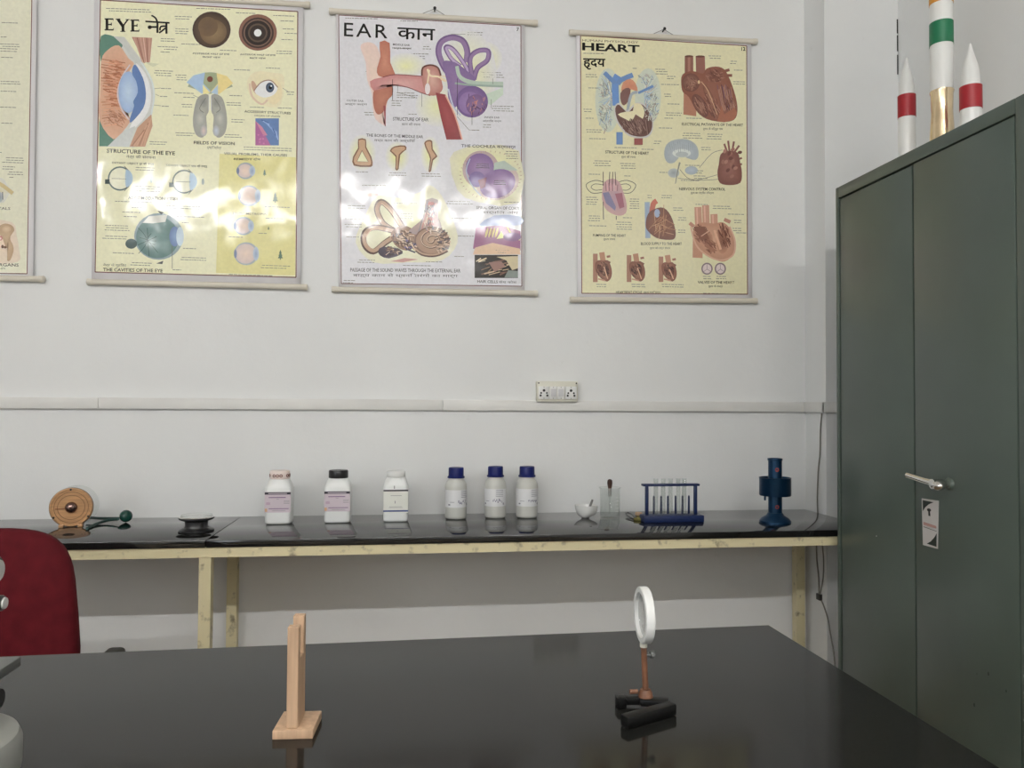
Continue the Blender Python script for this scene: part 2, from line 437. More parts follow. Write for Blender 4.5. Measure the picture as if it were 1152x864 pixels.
TEXTS = []
def text(body, x0, x1, yb, h, part, parent, Y, col, bold=0, dy=None, space=1):
    """lettering from x0..x1 (baseline yb at the left end, cap height h), as measured on the chart"""
    cu = bpy.data.curves.new('lettering', 'FONT'); cu.body = body; cu.resolution_u = 2; cu.offset = bold; cu.space_character = space
    o = bpy.data.objects.new('lettering', cu); COL.objects.link(o)
    TEXTS.append((o, x0, x1, yb, h, part, parent, Y, col, dy))
def flush_text():
    dg = bpy.context.evaluated_depsgraph_get(); groups = {}
    for o, x0, x1, yb, h, part, parent, Y, col, dy in TEXTS:
        ev = o.evaluated_get(dg); me = ev.to_mesh()
        vs = [v.co.copy() for v in me.vertices]; fs = [tuple(p.vertices) for p in me.polygons]; ev.to_mesh_clear()
        if not vs: continue
        a = groups.setdefault((parent.name, part, len(groups)), (Art(Y), parent))[0]
        mnx = min(v.x for v in vs); mxx = max(v.x for v in vs)
        slope = dy if dy is not None else 0.0
        p0 = onY(x0, yb, Y); p1 = onY(x1, yb+slope, Y); up = onY(x0, yb-h, Y).z-p0.z
        b = len(a.v)
        for v in vs:
            u = (v.x-mnx)/(mxx-mnx)
            a.v.append(p0.lerp(p1, u)+Vector((0, -.00018, v.y/.70*up))); a.c.append(col)
        a.f += [tuple(i+b for i in f) for f in fs]
    for (pn, part, _), (a, parent) in groups.items(): a.build(part, parent)
    for t in TEXTS:
        cu = t[0].data; bpy.data.objects.remove(t[0]); bpy.data.curves.remove(cu)
    TEXTS.clear()

PYL = WALL-.014          # chart plane
def chart(name, label, sheet, rods, nail=None, bg=None):
    """sheet: tl,tr,br,bl points; rods: two (left, right) axis end points"""
    base = onY((rods[1][0][0]+rods[1][1][0])/2, (rods[1][0][1]+rods[1][1][1])/2, PYL)
    t = thing(name, label, 'poster', (base.x, WALL, base.z))
    pts = [onY(*p, PYL) for p in sheet]
    # sheet as a fine grid with a slight thickness
    n = 12; mb = MB(); vs = []
    for i in range(n+1):
        for j in range(n+1):
            vs.append(pts[0].lerp(pts[1], j/n).lerp(pts[3].lerp(pts[2], j/n), i/n)+Vector((0, .0012, 0)))
    mb.add(vs, [(i*(n+1)+j, i*(n+1)+j+1, (i+1)*(n+1)+j+1, (i+1)*(n+1)+j) for i in range(n) for j in range(n)])
    sh = obj('sheet', mb, MATS['chart_sheet'], t, world=True, clean=False)
    m = sh.modifiers.new('thickness', 'SOLIDIFY'); m.thickness = .0006; m.offset = -1
    for a, b in rods:
        A = onY(*a, PYL); B = onY(*b, PYL); r = .0105
        obj('rod', MB().tube([A, B], r, 16), M_rod, t, world=True)
        d = (B-A).normalized()
        for e, s in ((A, -1), (B, 1)):
            obj('rod_cap', MB().tube([e-d*s*.014, e+d*s*.001, e+d*s*.003], [.0118, .0118, .010], 16), M_rod, t, world=True)
    if nail:
        N = onY(*nail, WALL-.012)
        obj('nail', MB().lathe([(0, -.012), (.003, -.012), (.003, .012), (.006, .012), (.006, .015), (0, .015)], N, 10, 'y'), M_black, t, world=True)
        A, B = rods[0]; c = [(A[0]+(B[0]-A[0])*u, A[1]+(B[1]-A[1])*u) for u in (.44, .56)]
        Q = [onY(*p, PYL)+Vector((0, 0, .008)) for p in c]
        obj('cord', MB().tube([Q[0], N+Vector((0, -.004, .002)), Q[1]], .0012, 6), M_wire, t, world=True)
    return t
ms = mat('chart_sheet', S(208, 205, 208), .13, var=.01); ripple(ms.node_tree, ms.node_tree.nodes['Principled BSDF'])
INK = S(28, 26, 24, 1); GREY = S(110, 106, 95, 1.2); MAROON = S(110, 45, 45, 1.3)

def border(t, tl, tr, br, bl, bg, wd=1.1):
    a = Art(PYL, layer=2); a.poly([tl, tr, br, bl], bg); a.build('printed_ground', t)
    a = Art(PYL, layer=4)
    a.line([tl, tr], wd, MAROON).line([tr, br], wd, MAROON).line([br, bl], wd, MAROON).line([bl, tl], wd, MAROON)
    a.build('printed_border', t)

# --- eye chart
def eye_chart():
    t = chart('eye_chart', 'glossy chart of the eye with large brown and blue eye section', [(106, -6), (341, 6), (338, 321), (103, 315)],
              [((102, -7), (348, 5.5)), ((99, 317), (345, 323))])
    BG = S(216, 211, 172)
    border(t, (113, 0), (335, 13), (333, 312), (107, 306), BG)
    L = 6
    a = Art(PYL, layer=L)
    Yw = S(206, 198, 118)
    a.poly([(247, 173), (333, 177), (332, 310), (243, 307)], Yw); a.build('yellow_panel', t)
    # big section of the eye  (measured on an enlarged view, 4.8x)
    a = Art(PYL, 90, 0, 4.8, layer=L+4)
    teal = S(82, 128, 112); grey = S(176, 180, 176); br1 = S(196, 130, 92); br2 = S(205, 158, 128)
    a.poly([(113, 195), (240, 200), (330, 320), (390, 430), (405, 520), (385, 640), (330, 760), (290, 795), (103, 790)], S(190, 192, 186))
    a.poly([(113, 195), (190, 200), (230, 250), (150, 330), (112, 330)], teal, smooth=3)
    a.poly([(104, 640), (150, 700), (190, 750), (150, 790), (104, 790)], teal)
    a.poly([(114, 330), (150, 270), (210, 245), (262, 315), (292, 345), (250, 400), (212, 470), (205, 540), (230, 600), (272, 645), (240, 700), (180, 752), (106, 650), (108, 500)], br1, br2, smooth=3)
    for i in range(26):
        y = 340+i*13; x1 = 205+abs(y-510)*.28
        a.line([(112+random.uniform(0, 20), y+(510-y)*-.12), (x1-random.uniform(4, 30), y)], random.uniform(2.5, 5), random.choice([S(160, 90, 55), S(185, 112, 72), S(214, 150, 110)]))
    a.hatch(190, 450, 60, 150, 120, [S(186, 116, 78), S(170, 98, 60), S(206, 150, 118), S(200, 132, 98)], 40, 6, 10, 20); a.hatch(190, 640, 60, 60, 60, [S(200, 150, 122), S(184, 124, 92), S(160, 100, 70)], 34, 5, 40, 25)
    a.line([(270, 350), (225, 420), (203, 505), (225, 590), (266, 648)], 7, S(200, 185, 190), smooth=4)
    a.ell(262, 498, 54, 112, S(172, 194, 222), S(140, 168, 208))
    a.poly([(283, 372), (300, 350), (340, 420), (356, 505), (342, 585), (278, 660), (270, 640), (292, 575), (288, 548), (312, 500), (304, 440), (284, 405)], S(82, 116, 172), smooth=3)
    a.poly([(300, 340), (352, 395), (382, 485), (378, 575), (338, 650), (268, 712), (278, 668), (342, 585), (357, 505), (340, 420)], S(216, 218, 232), smooth=3)
    a.line([(330, 335), (385, 430), (400, 520), (385, 620)], 8, S(196, 206, 206), smooth=4)
    a.poly([(180, 196), (236, 200), (330, 330), (300, 345), (228, 240)], S(184, 186, 180))
    a.poly([(280, 200), (390, 205), (378, 335), (345, 342), (310, 262)], S(176, 128, 108))
    for i in range(6): a.line([(292+i*17, 204), (338+i*7, 338)], 5, random.choice([S(205, 165, 145), S(150, 96, 80), S(190, 146, 125)]))
    a.poly([(385, 618), (392, 680), (352, 792), (268, 792), (310, 690)], S(186, 140, 110))
    for i in range(6): a.line([(384-i*7, 640+i*12), (345-i*13, 788)], 5, random.choice([S(206, 168, 140), S(160, 106, 80), S(198, 152, 120)]))
    a.poly([(150, 790), (240, 705), (300, 680), (262, 792)], S(186, 190, 188))
    a.poly([(345, 335), (430, 345), (395, 362)], S(196, 196, 160))
    a.build('eye_section_picture', t)
    # the two halves
    a = Art(PYL, layer=L+4)
    a.ell(238, 33.5, 21.5, 20.5, S(120, 98, 70), S(70, 55, 48)); a.ell(240, 36, 15, 14, S(142, 116, 76), S(112, 88, 62))
    a.ell(234, 30, 11, 11, S(106, 84, 64), S(112, 88, 62))
    a.ell(290, 36.5, 21.5, 20.5, S(140, 98, 80), S(128, 86, 70))
    for r, c in ((18, S(70, 55, 50)), (16, S(116, 88, 74)), (14.5, S(52, 44, 42)), (11, S(92, 74, 62)), (9, S(60, 50, 46))): a.ell(290, 37, r, r*.96, c)
    a.ell(290, 37, 4.2, 4.2, S(210, 215, 225)); a.build('eye_halves_picture', t)
    # fields of vision
    a = Art(PYL, 90, 0, 4.267, layer=L+4)
    a.ell(625, 452, 115, 105, S(150, 160, 130), n=20, a0=200, a1=340); 
    a.poly([(512, 395), (545, 362), (600, 348), (630, 440), (585, 450)], S(150, 180, 210))
    a.poly([(735, 400), (705, 365), (655, 350), (625, 440), (668, 452)], S(222, 196, 112))
    a.poly([(600, 348), (655, 350), (662, 400), (628, 440), (592, 400)], S(150, 160, 122))
    a.poly([(590, 405), (625, 445), (590, 455)], S(220, 205, 130)); a.poly([(662, 405), (628, 445), (662, 455)], S(160, 185, 205))
    a.ell(624, 380, 14, 14, S(120, 66, 50))
    for sx in (-1, 1):
        q = lambda x, y: (624+sx*x, y)
        a.poly([q(8, 455), q(55, 465), q(75, 520), q(82, 590), q(68, 645), q(35, 660), q(15, 620), q(18, 560), q(6, 530)], S(166, 166, 152), S(146, 146, 138), smooth=3)
        a.ell(624+sx*30, 490, 22, 26, S(128, 130, 124), S(150, 150, 140)); a.ell(624+sx*48, 570, 24, 36, S(178, 178, 166), S(150, 152, 144))
        a.ell(624+sx*30, 628, 16, 26, S(200, 180, 170) if sx < 0 else S(178, 188, 200), S(160, 160, 160))
        a.line([q(4, 450), q(5, 530)], 4, S(205, 205, 200)); a.line([q(20, 470), q(50, 520), q(30, 540)], 3, S(110, 110, 104), smooth=3)
    a.build('vision_fields_picture', t)
    # accessory structures, retina tile
    a = Art(PYL, 90, 0, 4.267, layer=L+4)
    a.poly([(800, 400), (840, 345), (930, 350), (980, 370), (965, 500), (900, 512), (830, 480)], S(222, 205, 160), S(214, 205, 165), smooth=3)
    a.ell(930, 440, 40, 62, S(226, 200, 150), S(220, 200, 155))
    a.line([(815, 400), (825, 460), (870, 500), (900, 480)], 9, S(205, 180, 150), smooth=4); a.ell(838, 420, 12, 34, S(190, 150, 120), rot=-20)
    a.poly([(838, 440), (870, 398), (915, 388), (948, 420), (930, 455), (880, 468)], S(228, 226, 224), smooth=3)
    a.line([(835, 435), (870, 395), (915, 386), (950, 420)], 5, S(150, 115, 95), smooth=4)
    a.ell(912, 420, 20, 24, S(86, 104, 128), S(60, 72, 92)); a.ell(914, 420, 8, 9, S(24, 26, 30)); a.ell(918, 413, 4, 4, S(230, 235, 240))
    a.rect(842, 568, 955, 698, S(88, 122, 176)); a.poly([(842, 580), (890, 650), (915, 698), (842, 698)], S(168, 88, 146))
    a.poly([(842, 580), (875, 610), (900, 650), (880, 650)], S(196, 120, 150))
    for i in range(10): a.line([(870+i*8, 575+i*6), (905+i*5, 590+i*9)], 4, random.choice([S(120, 150, 200), S(60, 90, 150), S(150, 175, 215)]))
    for i in range(7): a.ell(845+random.uniform(4, 40), 640+random.uniform(0, 50), 5, 4, S(190, 105, 160))
    a.build('accessory_structures_picture', t)
    # accommodation diagrams
    a = Art(PYL, 90, 150, 4.267, layer=L+4)
    for cx, cy, r in ((192, 217, 55), (500, 232, 54)):
        a.line([(cx+r*math.cos(R(q)), cy+r*math.sin(R(q))) for q in range(0, 361, 15)], 7, S(88, 108, 104))
        a.ell(cx, cy, r-4, r-4, S(214, 212, 184))
        a.poly([(cx+28, cy-42), (cx+52, cy-30), (cx+62, cy), (cx+52, cy+28), (cx+28, cy+38)], S(150, 178, 200), smooth=3)
        a.line([(cx-40, cy), (cx+30, cy+2)], 2, GREY); a.rect(cx-72, cy+4, cx-50, cy+26, S(50, 66, 66))
        a.line([(cx+20, cy-60), (cx+40, cy-40)], 3, GREY); a.line([(cx+20, cy+60), (cx+40, cy+40)], 3, GREY)
        a.build('accommodation_picture', t); a = Art(PYL, 90, 150, 4.267, layer=L+4)
    for cx, cy in ((342, 222), (590, 232)): Art(PYL, 90, 150, 4.267, layer=L+4).ell(cx, cy, 6, 15, S(150, 165, 160)).build('object_picture', t)
    # cavities
    a = Art(PYL, 90, 150, 4.267, layer=L+4)
    a.ell(378, 495, 118, 112, S(130, 150, 156)); a.ell(372, 500, 103, 100, S(100, 136, 132), S(86, 120, 118))
    a.poly([(300, 430), (330, 398), (420, 390), (410, 425), (350, 432)], S(200, 200, 190)); a.poly([(370, 370), (405, 380), (390, 390)], S(70, 74, 74))
    a.poly([(365, 625), (400, 612), (395, 628)], S(70, 74, 74))
    a.ell(455, 495, 26, 48, S(120, 150, 190), S(96, 120, 168)); a.ell(480, 495, 18, 46, S(170, 190, 205))
    a.ell(246, 530, 28, 24, S(66, 86, 86))
    for i in range(11):
        an = R(-150+i*30+random.uniform(-8, 8)); l = random.uniform(40, 88)
        a.line([(325, 515), (325+l*.5*math.cos(an)+random.uniform(-6, 6), 515+l*.5*math.sin(an)), (min(440, 325+l*math.cos(an)), 515+l*.9*math.sin(an))], 2.5, S(48, 76, 76), smooth=3)
    a.line([(443, 650), (443, 540)], 2.5, GREY)
    a.build('eye_cavities_picture', t)
    # four vision defects with trees
    a = Art(PYL, 90, 150, 4.267, layer=L+4)
    for cx, cy, r in ((795, 180, 40), (812, 300, 50), (785, 445, 44), (798, 578, 55)):
        a.ell(cx, cy, r+3, r, S(150, 160, 168)); a.ell(cx-3, cy, r-5, r-7, S(216, 190, 172), S(196, 176, 170))
        a.ell(cx+r-8, cy, 14, r*.6, S(128, 146, 178), S(168, 184, 200)); a.ell(cx-r+3, cy, 7, r*.4, S(110, 124, 156))
        a.build('vision_defect_picture', t); a = Art(PYL, 90, 150, 4.267, layer=L+4)
    for cx, cy, h in ((886, 188, 16), (937, 308, 26), (905, 455, 9), (962, 583, 24)):
        tr = S(74, 104, 82)
        for k in range(3): a.poly([(cx, cy-h+k*h*.4), (cx-h*.28-k*h*.12, cy-h*.3+k*h*.5), (cx+h*.28+k*h*.12, cy-h*.3+k*h*.5)], tr)
        a.rect(cx-h*.1, cy+h*.6, cx+h*.1, cy+h, tr)
        a.build('tree_picture', t); a = Art(PYL, 90, 150, 4.267, layer=L+4)
    # unreadable notes
    a = Art(PYL, layer=L+2); n = a.notes
    for x, y, wd, r in ((118, 9, 52, 2), (220, 9, 40, 1), (265, 14, 25, 1), (196, 18, 20, 2), (197, 32, 15, 3), (179, 43, 18, 2), (203, 49, 22, 1), (176, 52, 24, 1), (184, 55, 18, 1), (180, 58, 11, 1), (307, 17, 24, 1), (314, 23, 17, 1), (317, 32, 15, 1), (320, 37, 14, 1), (316, 44, 13, 1), (310, 57, 20, 2), (246, 56, 22, 1),
                       (173, 79, 22, 3), (197, 84, 15, 3), (180, 99, 14, 1), (179, 108, 10, 1), (181, 119, 10, 1), (196, 104, 22, 1), (206, 109, 13, 1), (204, 117, 12, 2), (193, 129, 24, 1), (258, 107, 14, 1), (254, 115, 18, 2), (259, 134, 16, 2), (197, 149, 22, 2), (252, 151, 20, 2), (262, 78, 22, 1), (297, 76, 20, 1), (322, 103, 9, 2), (312, 121, 20, 1), (279, 120, 20, 1),
                       (272, 165, 56, 2), (168, 159, 20, 2), (152, 188, 22, 2), (150, 209, 30, 3), (128, 226, 45, 1), (187, 231, 45, 2), (148, 233, 16, 1), (136, 238, 22, 1), (138, 243, 16, 1), (117, 253, 30, 3), (115, 265, 28, 2), (126, 284, 26, 1), (146, 295, 28, 2), (196, 243, 34, 1), (204, 250, 8, 1), (206, 279, 16, 1), (202, 289, 34, 2), (193, 303, 11, 1), (295, 232, 32, 1), (296, 245, 24, 1), (257, 266, 20, 1), (293, 298, 34, 2), (250, 308, 70, 1), (290, 262, 10, 1)):
        n(x, y, wd, r)
    a.line([(172, 100), (181, 99)], .4, GREY).line([(175, 106), (179, 108)], .4, GREY).line([(172, 118), (181, 119)], .4, GREY).line([(217, 107), (228, 112)], .4, GREY).line([(318, 99), (324, 103)], .4, GREY)
    a.build('small_print', t)['kind'] = 'stuff'
    # title: serif EYE and the Hindi word drawn stroke by stroke
    a = Art(PYL, 90, 0, 4.267, layer=L+8)
    def bigE(x, y, wd, h):
        a.rect(x+4, y, x+17, y+h, INK); a.rect(x-1, y, x+wd, y+6, INK); a.rect(x-1, y+h-6, x+wd, y+h, INK); a.rect(x+12, y+h*.46, x+wd*.8, y+h*.46+6, INK)
        a.poly([(x+wd-5, y), (x+wd, y), (x+wd+1, y+14)], INK); a.poly([(x+wd-5, y+h), (x+wd+1, y+h), (x+wd+3, y+h-14)], INK); a.rect(x+wd*.8-3, y+h*.36, x+wd*.8+1, y+h*.6, INK)
    bigE(119, 88, 41, 58); bigE(243, 94, 40, 58)
    a.line([(182, 92), (207, 128)], 14, INK).line([(230, 94), (206, 126)], 7, INK); a.rect(200, 122, 213, 150, INK)
    a.line([(172, 92), (194, 92)], 4, INK).line([(219, 94), (238, 94)], 4, INK).line([(194, 151), (218, 151)], 4, INK)
    a.line([(314, 103), (430, 110)], 8, INK)                                   # head line
    a.line([(372, 106), (372, 158)], 10, INK).line([(372, 130), (340, 130)], 9, INK).ell(335, 131, 10, 9, INK)      # na
    a.line([(371, 105), (362, 86), (343, 74)], (9, 7), INK, smooth=4)             # e matra
    a.line([(415, 109), (415, 162)], 10, INK)                                     # tra
    a.line([(414, 126), (388, 128), (384, 146)], 8, INK, smooth=3).line([(414, 132), (392, 150), (380, 158)], 8, INK)
    a.build('title', t)
    def tx(b, x0, x1, yb, h, dy=0, bold=0, col=INK): text(b, x0, x1, yb, h, 'caption', t, PYL, col, bold, dy)
    tx('POSTERIOR HALF OF EYE', 217, 258, 61, 1.8, 1, .01); tx('FRONT VIEW', 228, 248, 65, 1.8, .5, .01); tx('ANTERIOR HALF OF EYE', 270, 310, 62, 1.8, 1, .01); tx('BACK VIEW', 281, 299, 66, 1.8, .5, .01)
    tx('FIELDS OF VISION', 218, 264, 162, 3.4, 1.2, .02); tx('दृष्टि क्षेत्र', 233, 249, 167, 2.5, .4)
    tx('ACCESSORY STRUCTURES', 275, 327, 126.5, 2.6, 2.2, .01); tx('ORGAN OF VISION', 286, 315, 131, 2, 1)
    tx('STRUCTURE OF THE EYE', 120, 197, 171.5, 4.2, 3, .02); tx('नेत्र की संरचना', 142, 175, 177.5, 2.8, 1.2)
    tx('DISTANT OBJECT दूर की वस्तु', 126, 173, 184, 2, 1.6, .01); tx('NEARBY OBJECT पास की वस्तु', 187, 233, 187, 2, 1.2, .01)
    tx('VISUAL PROBLEMS, THEIR CAUSES', 252, 323, 174, 2.6, 2, .01); tx('REMEDY दोष', 263, 293, 180, 2.2, .5, .01)
    tx('ACCOMODATION समंजन', 144, 200, 224, 3.6, 1.8, .02); tx('HYPERMETROPIA', 262, 300, 241, 2.2, 1, .01)
    tx('नेत्र के गुहिका', 116, 142, 299.5, 2.6, .4); tx('THE CAVITIES OF THE EYE', 116, 183, 305, 3.7, 1.4, .02)
eye_chart()

# --- ear chart
def ear_chart():
    t = chart('ear_chart', 'glossy white chart of the ear with purple inner ear drawing', [(378, 14), (590, 27), (590, 328), (381, 324)],
              [((371, 12.5), (604, 26)), ((374, 325.5), (604, 330))], (489, 11))
    border(t, (381, 17), (586, 29), (587, 322), (384, 319), S(202, 201, 207), .9)
    L = 6; halo = S(224, 220, 150)
    a = Art(PYL, 365, 0, 4.70, layer=L)
    def glow(cx, cy, rx, ry, rot=0): a.ell(cx, cy, rx, ry, halo, S(204, 203, 204), rot)
    glow(850, 310, 90, 90); glow(760, 400, 150, 240); glow(600, 560, 120, 110); glow(430, 350, 110, 70)
    skin = S(224, 190, 172); flesh = S(186, 118, 92); rose = S(206, 154, 150); dred = S(150, 62, 66)
    a.poly([(190, 250), (215, 225), (255, 228), (285, 260), (300, 330), (300, 420), (330, 470), (330, 560), (310, 640), (325, 668), (270, 630), (255, 560), (250, 490), (225, 420), (218, 330)], skin, S(214, 186, 176), smooth=3)
    a.poly([(292, 222), (345, 228), (348, 330), (375, 395), (340, 415), (285, 400), (278, 360), (296, 300)], S(198, 128, 100), S(180, 104, 80), smooth=2)
    a.poly([(258, 490), (290, 455), (355, 450), (360, 500), (335, 530), (312, 590), (282, 605), (262, 570)], flesh, S(170, 98, 76), smooth=3)
    a.line([(318, 560), (322, 668)], (12, 3), dred)
    a.poly([(240, 430), (300, 410), (380, 395), (520, 405), (560, 420), (560, 500), (515, 490), (440, 462), (370, 450), (300, 450), (260, 480)], rose, S(190, 120, 118), smooth=2)
    a.line([(310, 408), (380, 394), (520, 404)], 4, S(120, 50, 56), smooth=3).line([(360, 450), (440, 462), (510, 490), (560, 506)], 4, S(120, 50, 56), smooth=3)
    a.poly([(512, 400), (516, 360), (550, 342), (590, 350), (612, 385), (620, 430), (625, 470), (600, 500), (560, 505), (530, 480)], S(206, 158, 142), S(176, 110, 100), smooth=3)
    a.line([(515, 400), (520, 358), (560, 344), (600, 358), (615, 400)], 9, S(104, 60, 50), smooth=3)
    a.ell(545, 470, 14, 30, S(226, 200, 200)); a.line([(545, 365), (560, 400), (600, 405), (640, 425)], 10, S(222, 196, 160), smooth=3); a.line([(555, 370), (545, 440)], 8, S(222, 196, 160))
    a.line([(615, 402), (650, 410), (640, 430), (615, 418)], 5, S(215, 190, 150), smooth=3, closed=True)
    a.poly([(588, 490), (640, 500), (690, 600), (725, 738), (645, 738), (615, 620)], S(160, 70, 72), S(142, 54, 60))
    a.line([(640, 505), (690, 610), (728, 738)], 7, S(214, 150, 130), smooth=3)
    # semicircular canals, vestibule, cochlea
    pu = S(142, 112, 158); pu2 = S(116, 88, 136); pl = S(176, 150, 190)
    a.line([(690, 360), (650, 380), (605, 290), (615, 225), (670, 198), (730, 215), (755, 270), (750, 330)], 32, pu2, smooth=5)
    a.line([(690, 360), (650, 375), (608, 290), (618, 228), (670, 202), (728, 218), (752, 270), (748, 330)], 20, pu, smooth=5)
    a.line([(720, 350), (670, 310), (640, 250), (680, 260), (740, 340), (770, 400)], 22, pu2, smooth=5); a.line([(720, 350), (672, 310), (644, 254), (682, 264), (742, 342), (770, 400)], 13, pl, smooth=5)
    a.line([(780, 400), (770, 310), (810, 270), (865, 270), (860, 320), (810, 360), (790, 420)], 26, pu2, smooth=5); a.line([(780, 400), (772, 312), (812, 272), (862, 272), (858, 318), (810, 358), (790, 420)], 15, pu, smooth=5)
    a.poly([(625, 330), (690, 330), (760, 380), (800, 420), (760, 480), (720, 520), (690, 570), (655, 520), (650, 440)], pu, S(126, 98, 150), smooth=3)
    gr = S(166, 184, 168)
    a.line([(700, 350), (720, 410), (800, 440), (945, 445)], (18, 26), gr, smooth=5); a.line([(690, 440), (780, 450), (945, 458)], 10, S(140, 162, 148), smooth=3)
    a.poly([(850, 500), (945, 462), (945, 500), (880, 555), (850, 545)], S(184, 200, 182))
    a.ell(780, 538, 85, 84, S(140, 108, 162), S(112, 84, 138)); a.ell(768, 545, 58, 60, S(150, 120, 172), S(136, 104, 160)); a.ell(800, 555, 52, 56, S(140, 108, 150), S(116, 84, 130))
    for i in range(34):
        x, y = 800+random.gauss(0, 24), 548+random.gauss(0, 26)
        a.line([(x, y), (x+random.uniform(-14, 14), y+random.uniform(5, 26))], 3.5, random.choice([S(70, 46, 78), S(196, 130, 120), S(92, 60, 96), S(180, 110, 110)]))
    a.line([(655, 470), (680, 560), (720, 610)], 8, S(176, 180, 200), smooth=3); a.line([(703, 415), (703, 610)], 2.5, S(60, 50, 66)); a.line([(780, 560), (780, 660)], 2, INK)
    a.line([(890, 415), (890, 445)], 2, GREY).line([(882, 525), (882, 570)], 2, GREY).line([(670, 182), (745, 182)], 2, GREY).line([(515, 490), (515, 565)], 2, GREY).line([(360, 420), (360, 530)], 2.5, INK).line([(388, 450), (388, 490), (480, 515)], 2, GREY).line([(700, 615), (765, 688), (820, 688)], 2, GREY)
    a.build('ear_structure_picture', t)
    # bones
    a = Art(PYL, 365, 150, 4.547, layer=L)
    for c in ((192, 100, 72, 95), (372, 120, 62, 80), (542, 110, 50, 95)): a.ell(*c, S(226, 214, 120), S(204, 203, 206))
    bo = S(190, 150, 112); bd = S(120, 82, 56)
    a.poly([(172, 30), (212, 30), (214, 70), (240, 120), (246, 165), (220, 172), (150, 165), (146, 120), (172, 75)], bd, smooth=2)
    a.poly([(176, 36), (208, 36), (208, 72), (234, 124), (238, 158), (215, 164), (156, 158), (153, 122), (178, 78)], bo, smooth=2); a.poly([(192, 88), (224, 146), (166, 144)], S(222, 212, 170)); a.line([(192, 88), (224, 146), (166, 144)], 3, bd, closed=True)
    a.poly([(334, 90), (360, 66), (412, 62), (418, 84), (388, 110), (380, 182), (362, 184), (364, 120)], bd, smooth=2); a.poly([(342, 90), (362, 72), (408, 68), (410, 84), (380, 108), (374, 176), (368, 176), (369, 115)], bo, smooth=2)
    a.poly([(510, 50), (530, 34), (552, 40), (554, 80), (578, 118), (556, 138), (546, 192), (532, 194), (540, 130), (524, 90)], bd, smooth=2); a.poly([(517, 52), (532, 41), (546, 46), (548, 84), (570, 116), (551, 132), (540, 184), (538, 184), (546, 128), (531, 90)], bo, smooth=2)
    a.build('ear_bones_picture', t)
    # cochlea section
    a = Art(PYL, 365, 150, 4.547, layer=L)
    a.poly([(640, 130), (700, 80), (800, 62), (995, 90), (1000, 780/2.2), (780, 350), (680, 290)], S(220, 214, 130), S(204, 200, 170), smooth=2)
    a.ell(800, 185, 94, 96, S(176, 150, 150)); a.ell(885, 248, 112, 92, S(190, 168, 160), rot=-20)
    for i in range(40):
        q = R(i*9); a.line([(850+150*math.cos(q), 215+118*math.sin(q)), (850+160*math.cos(q), 215+126*math.sin(q))], 3, S(170, 140, 110))
    a.poly([(870, 150), (920, 140), (990, 190), (900, 190), (860, 200)], S(168, 182, 170))
    a.ell(795, 172, 72, 70, S(152, 118, 166), S(124, 92, 146)); a.ell(780, 235, 42, 40, S(124, 100, 156), S(116, 92, 150)); a.ell(885, 258, 94, 72, S(156, 120, 166), S(124, 92, 146), rot=-22)
    a.poly([(785, 240), (830, 225), (822, 275), (800, 285)], S(130, 70, 90)); a.line([(745, 130), (725, 190), (750, 260), (800, 320)], 6, S(160, 170, 190), smooth=3)
    a.notes(770, 155, 80, 3, INK, 4, 9); a.notes(862, 240, 66, 3, INK, 4, 9); a.build('cochlea_picture', t)
    # inner ear labyrinth
    a = Art(PYL, 365, 150, 4.547, layer=L)
    a.poly([(160, 560), (200, 440), (270, 320), (380, 330), (490, 300), (540, 265), (600, 320), (660, 450), (680, 560), (600, 650), (420, 660), (250, 660)], S(226, 220, 160), S(212, 208, 180), smooth=3)
    tn = S(178, 142, 112); td = S(84, 56, 48); tl = S(206, 176, 146)
    a.line([(400, 480), (340, 390), (290, 350), (268, 390), (300, 460), (360, 500)], 30, td, smooth=5); a.line([(400, 480), (340, 392), (292, 354), (270, 392), (300, 460), (360, 498)], 20, tn, smooth=5); a.line([(385, 470), (335, 395), (292, 358)], 6, tl, smooth=4)
    a.line([(360, 500), (260, 480), (205, 510), (205, 570), (250, 605), (310, 560), (370, 520)], 30, td, smooth=5); a.line([(360, 500), (262, 483), (209, 512), (209, 568), (252, 600), (310, 558), (370, 520)], 19, tn, smooth=5); a.line([(300, 490), (240, 495), (212, 530)], 5, tl, smooth=3)
    a.poly([(340, 510), (400, 470), (460, 500), (470, 560), (420, 600), (360, 570)], tn, S(140, 104, 84), smooth=3)
    a.poly([(520, 340), (580, 340), (582, 430), (600, 480), (560, 520), (480, 520), (430, 500), (490, 450), (512, 400)], S(196, 160, 140), S(160, 140, 140), smooth=2)
    for i in range(8): a.line([(530+i*6, 345+i*2), (480+i*14, 510)], 4, random.choice([S(120, 124, 136), S(190, 120, 110), S(90, 90, 104), S(214, 190, 170)]))
    for i in range(5): a.ell(545, 360+i*26, 16, 9, S(176, 100, 96))
    a.ell(550, 555, 92, 78, S(120, 88, 72)); a.ell(548, 550, 80, 66, tn, S(160, 124, 100))
    sp = [(550+(8+62*u)*math.cos(u*13), 548+(6+52*u)*math.sin(u*13)) for u in [i/40 for i in range(41)]]
    a.line(sp, 9, td); a.line([(x-2, y-2) for x, y in sp], 4, tl)
    for i in range(12):
        q = R(-70+i*12); a.line([(550+66*math.cos(q), 552+56*math.sin(q)), (550+96*math.cos(q), 552+80*math.sin(q))], 7, random.choice([td, S(40, 34, 38), tl]))
    a.line([(450, 580), (500, 620), (570, 625), (630, 600)], 14, td, smooth=4); a.line([(450, 577), (500, 615), (570, 620), (628, 596)], 8, tn, smooth=4)
    a.poly([(275, 600), (300, 580), (380, 590), (400, 615), (330, 640), (285, 625)], S(66, 54, 70), smooth=2)
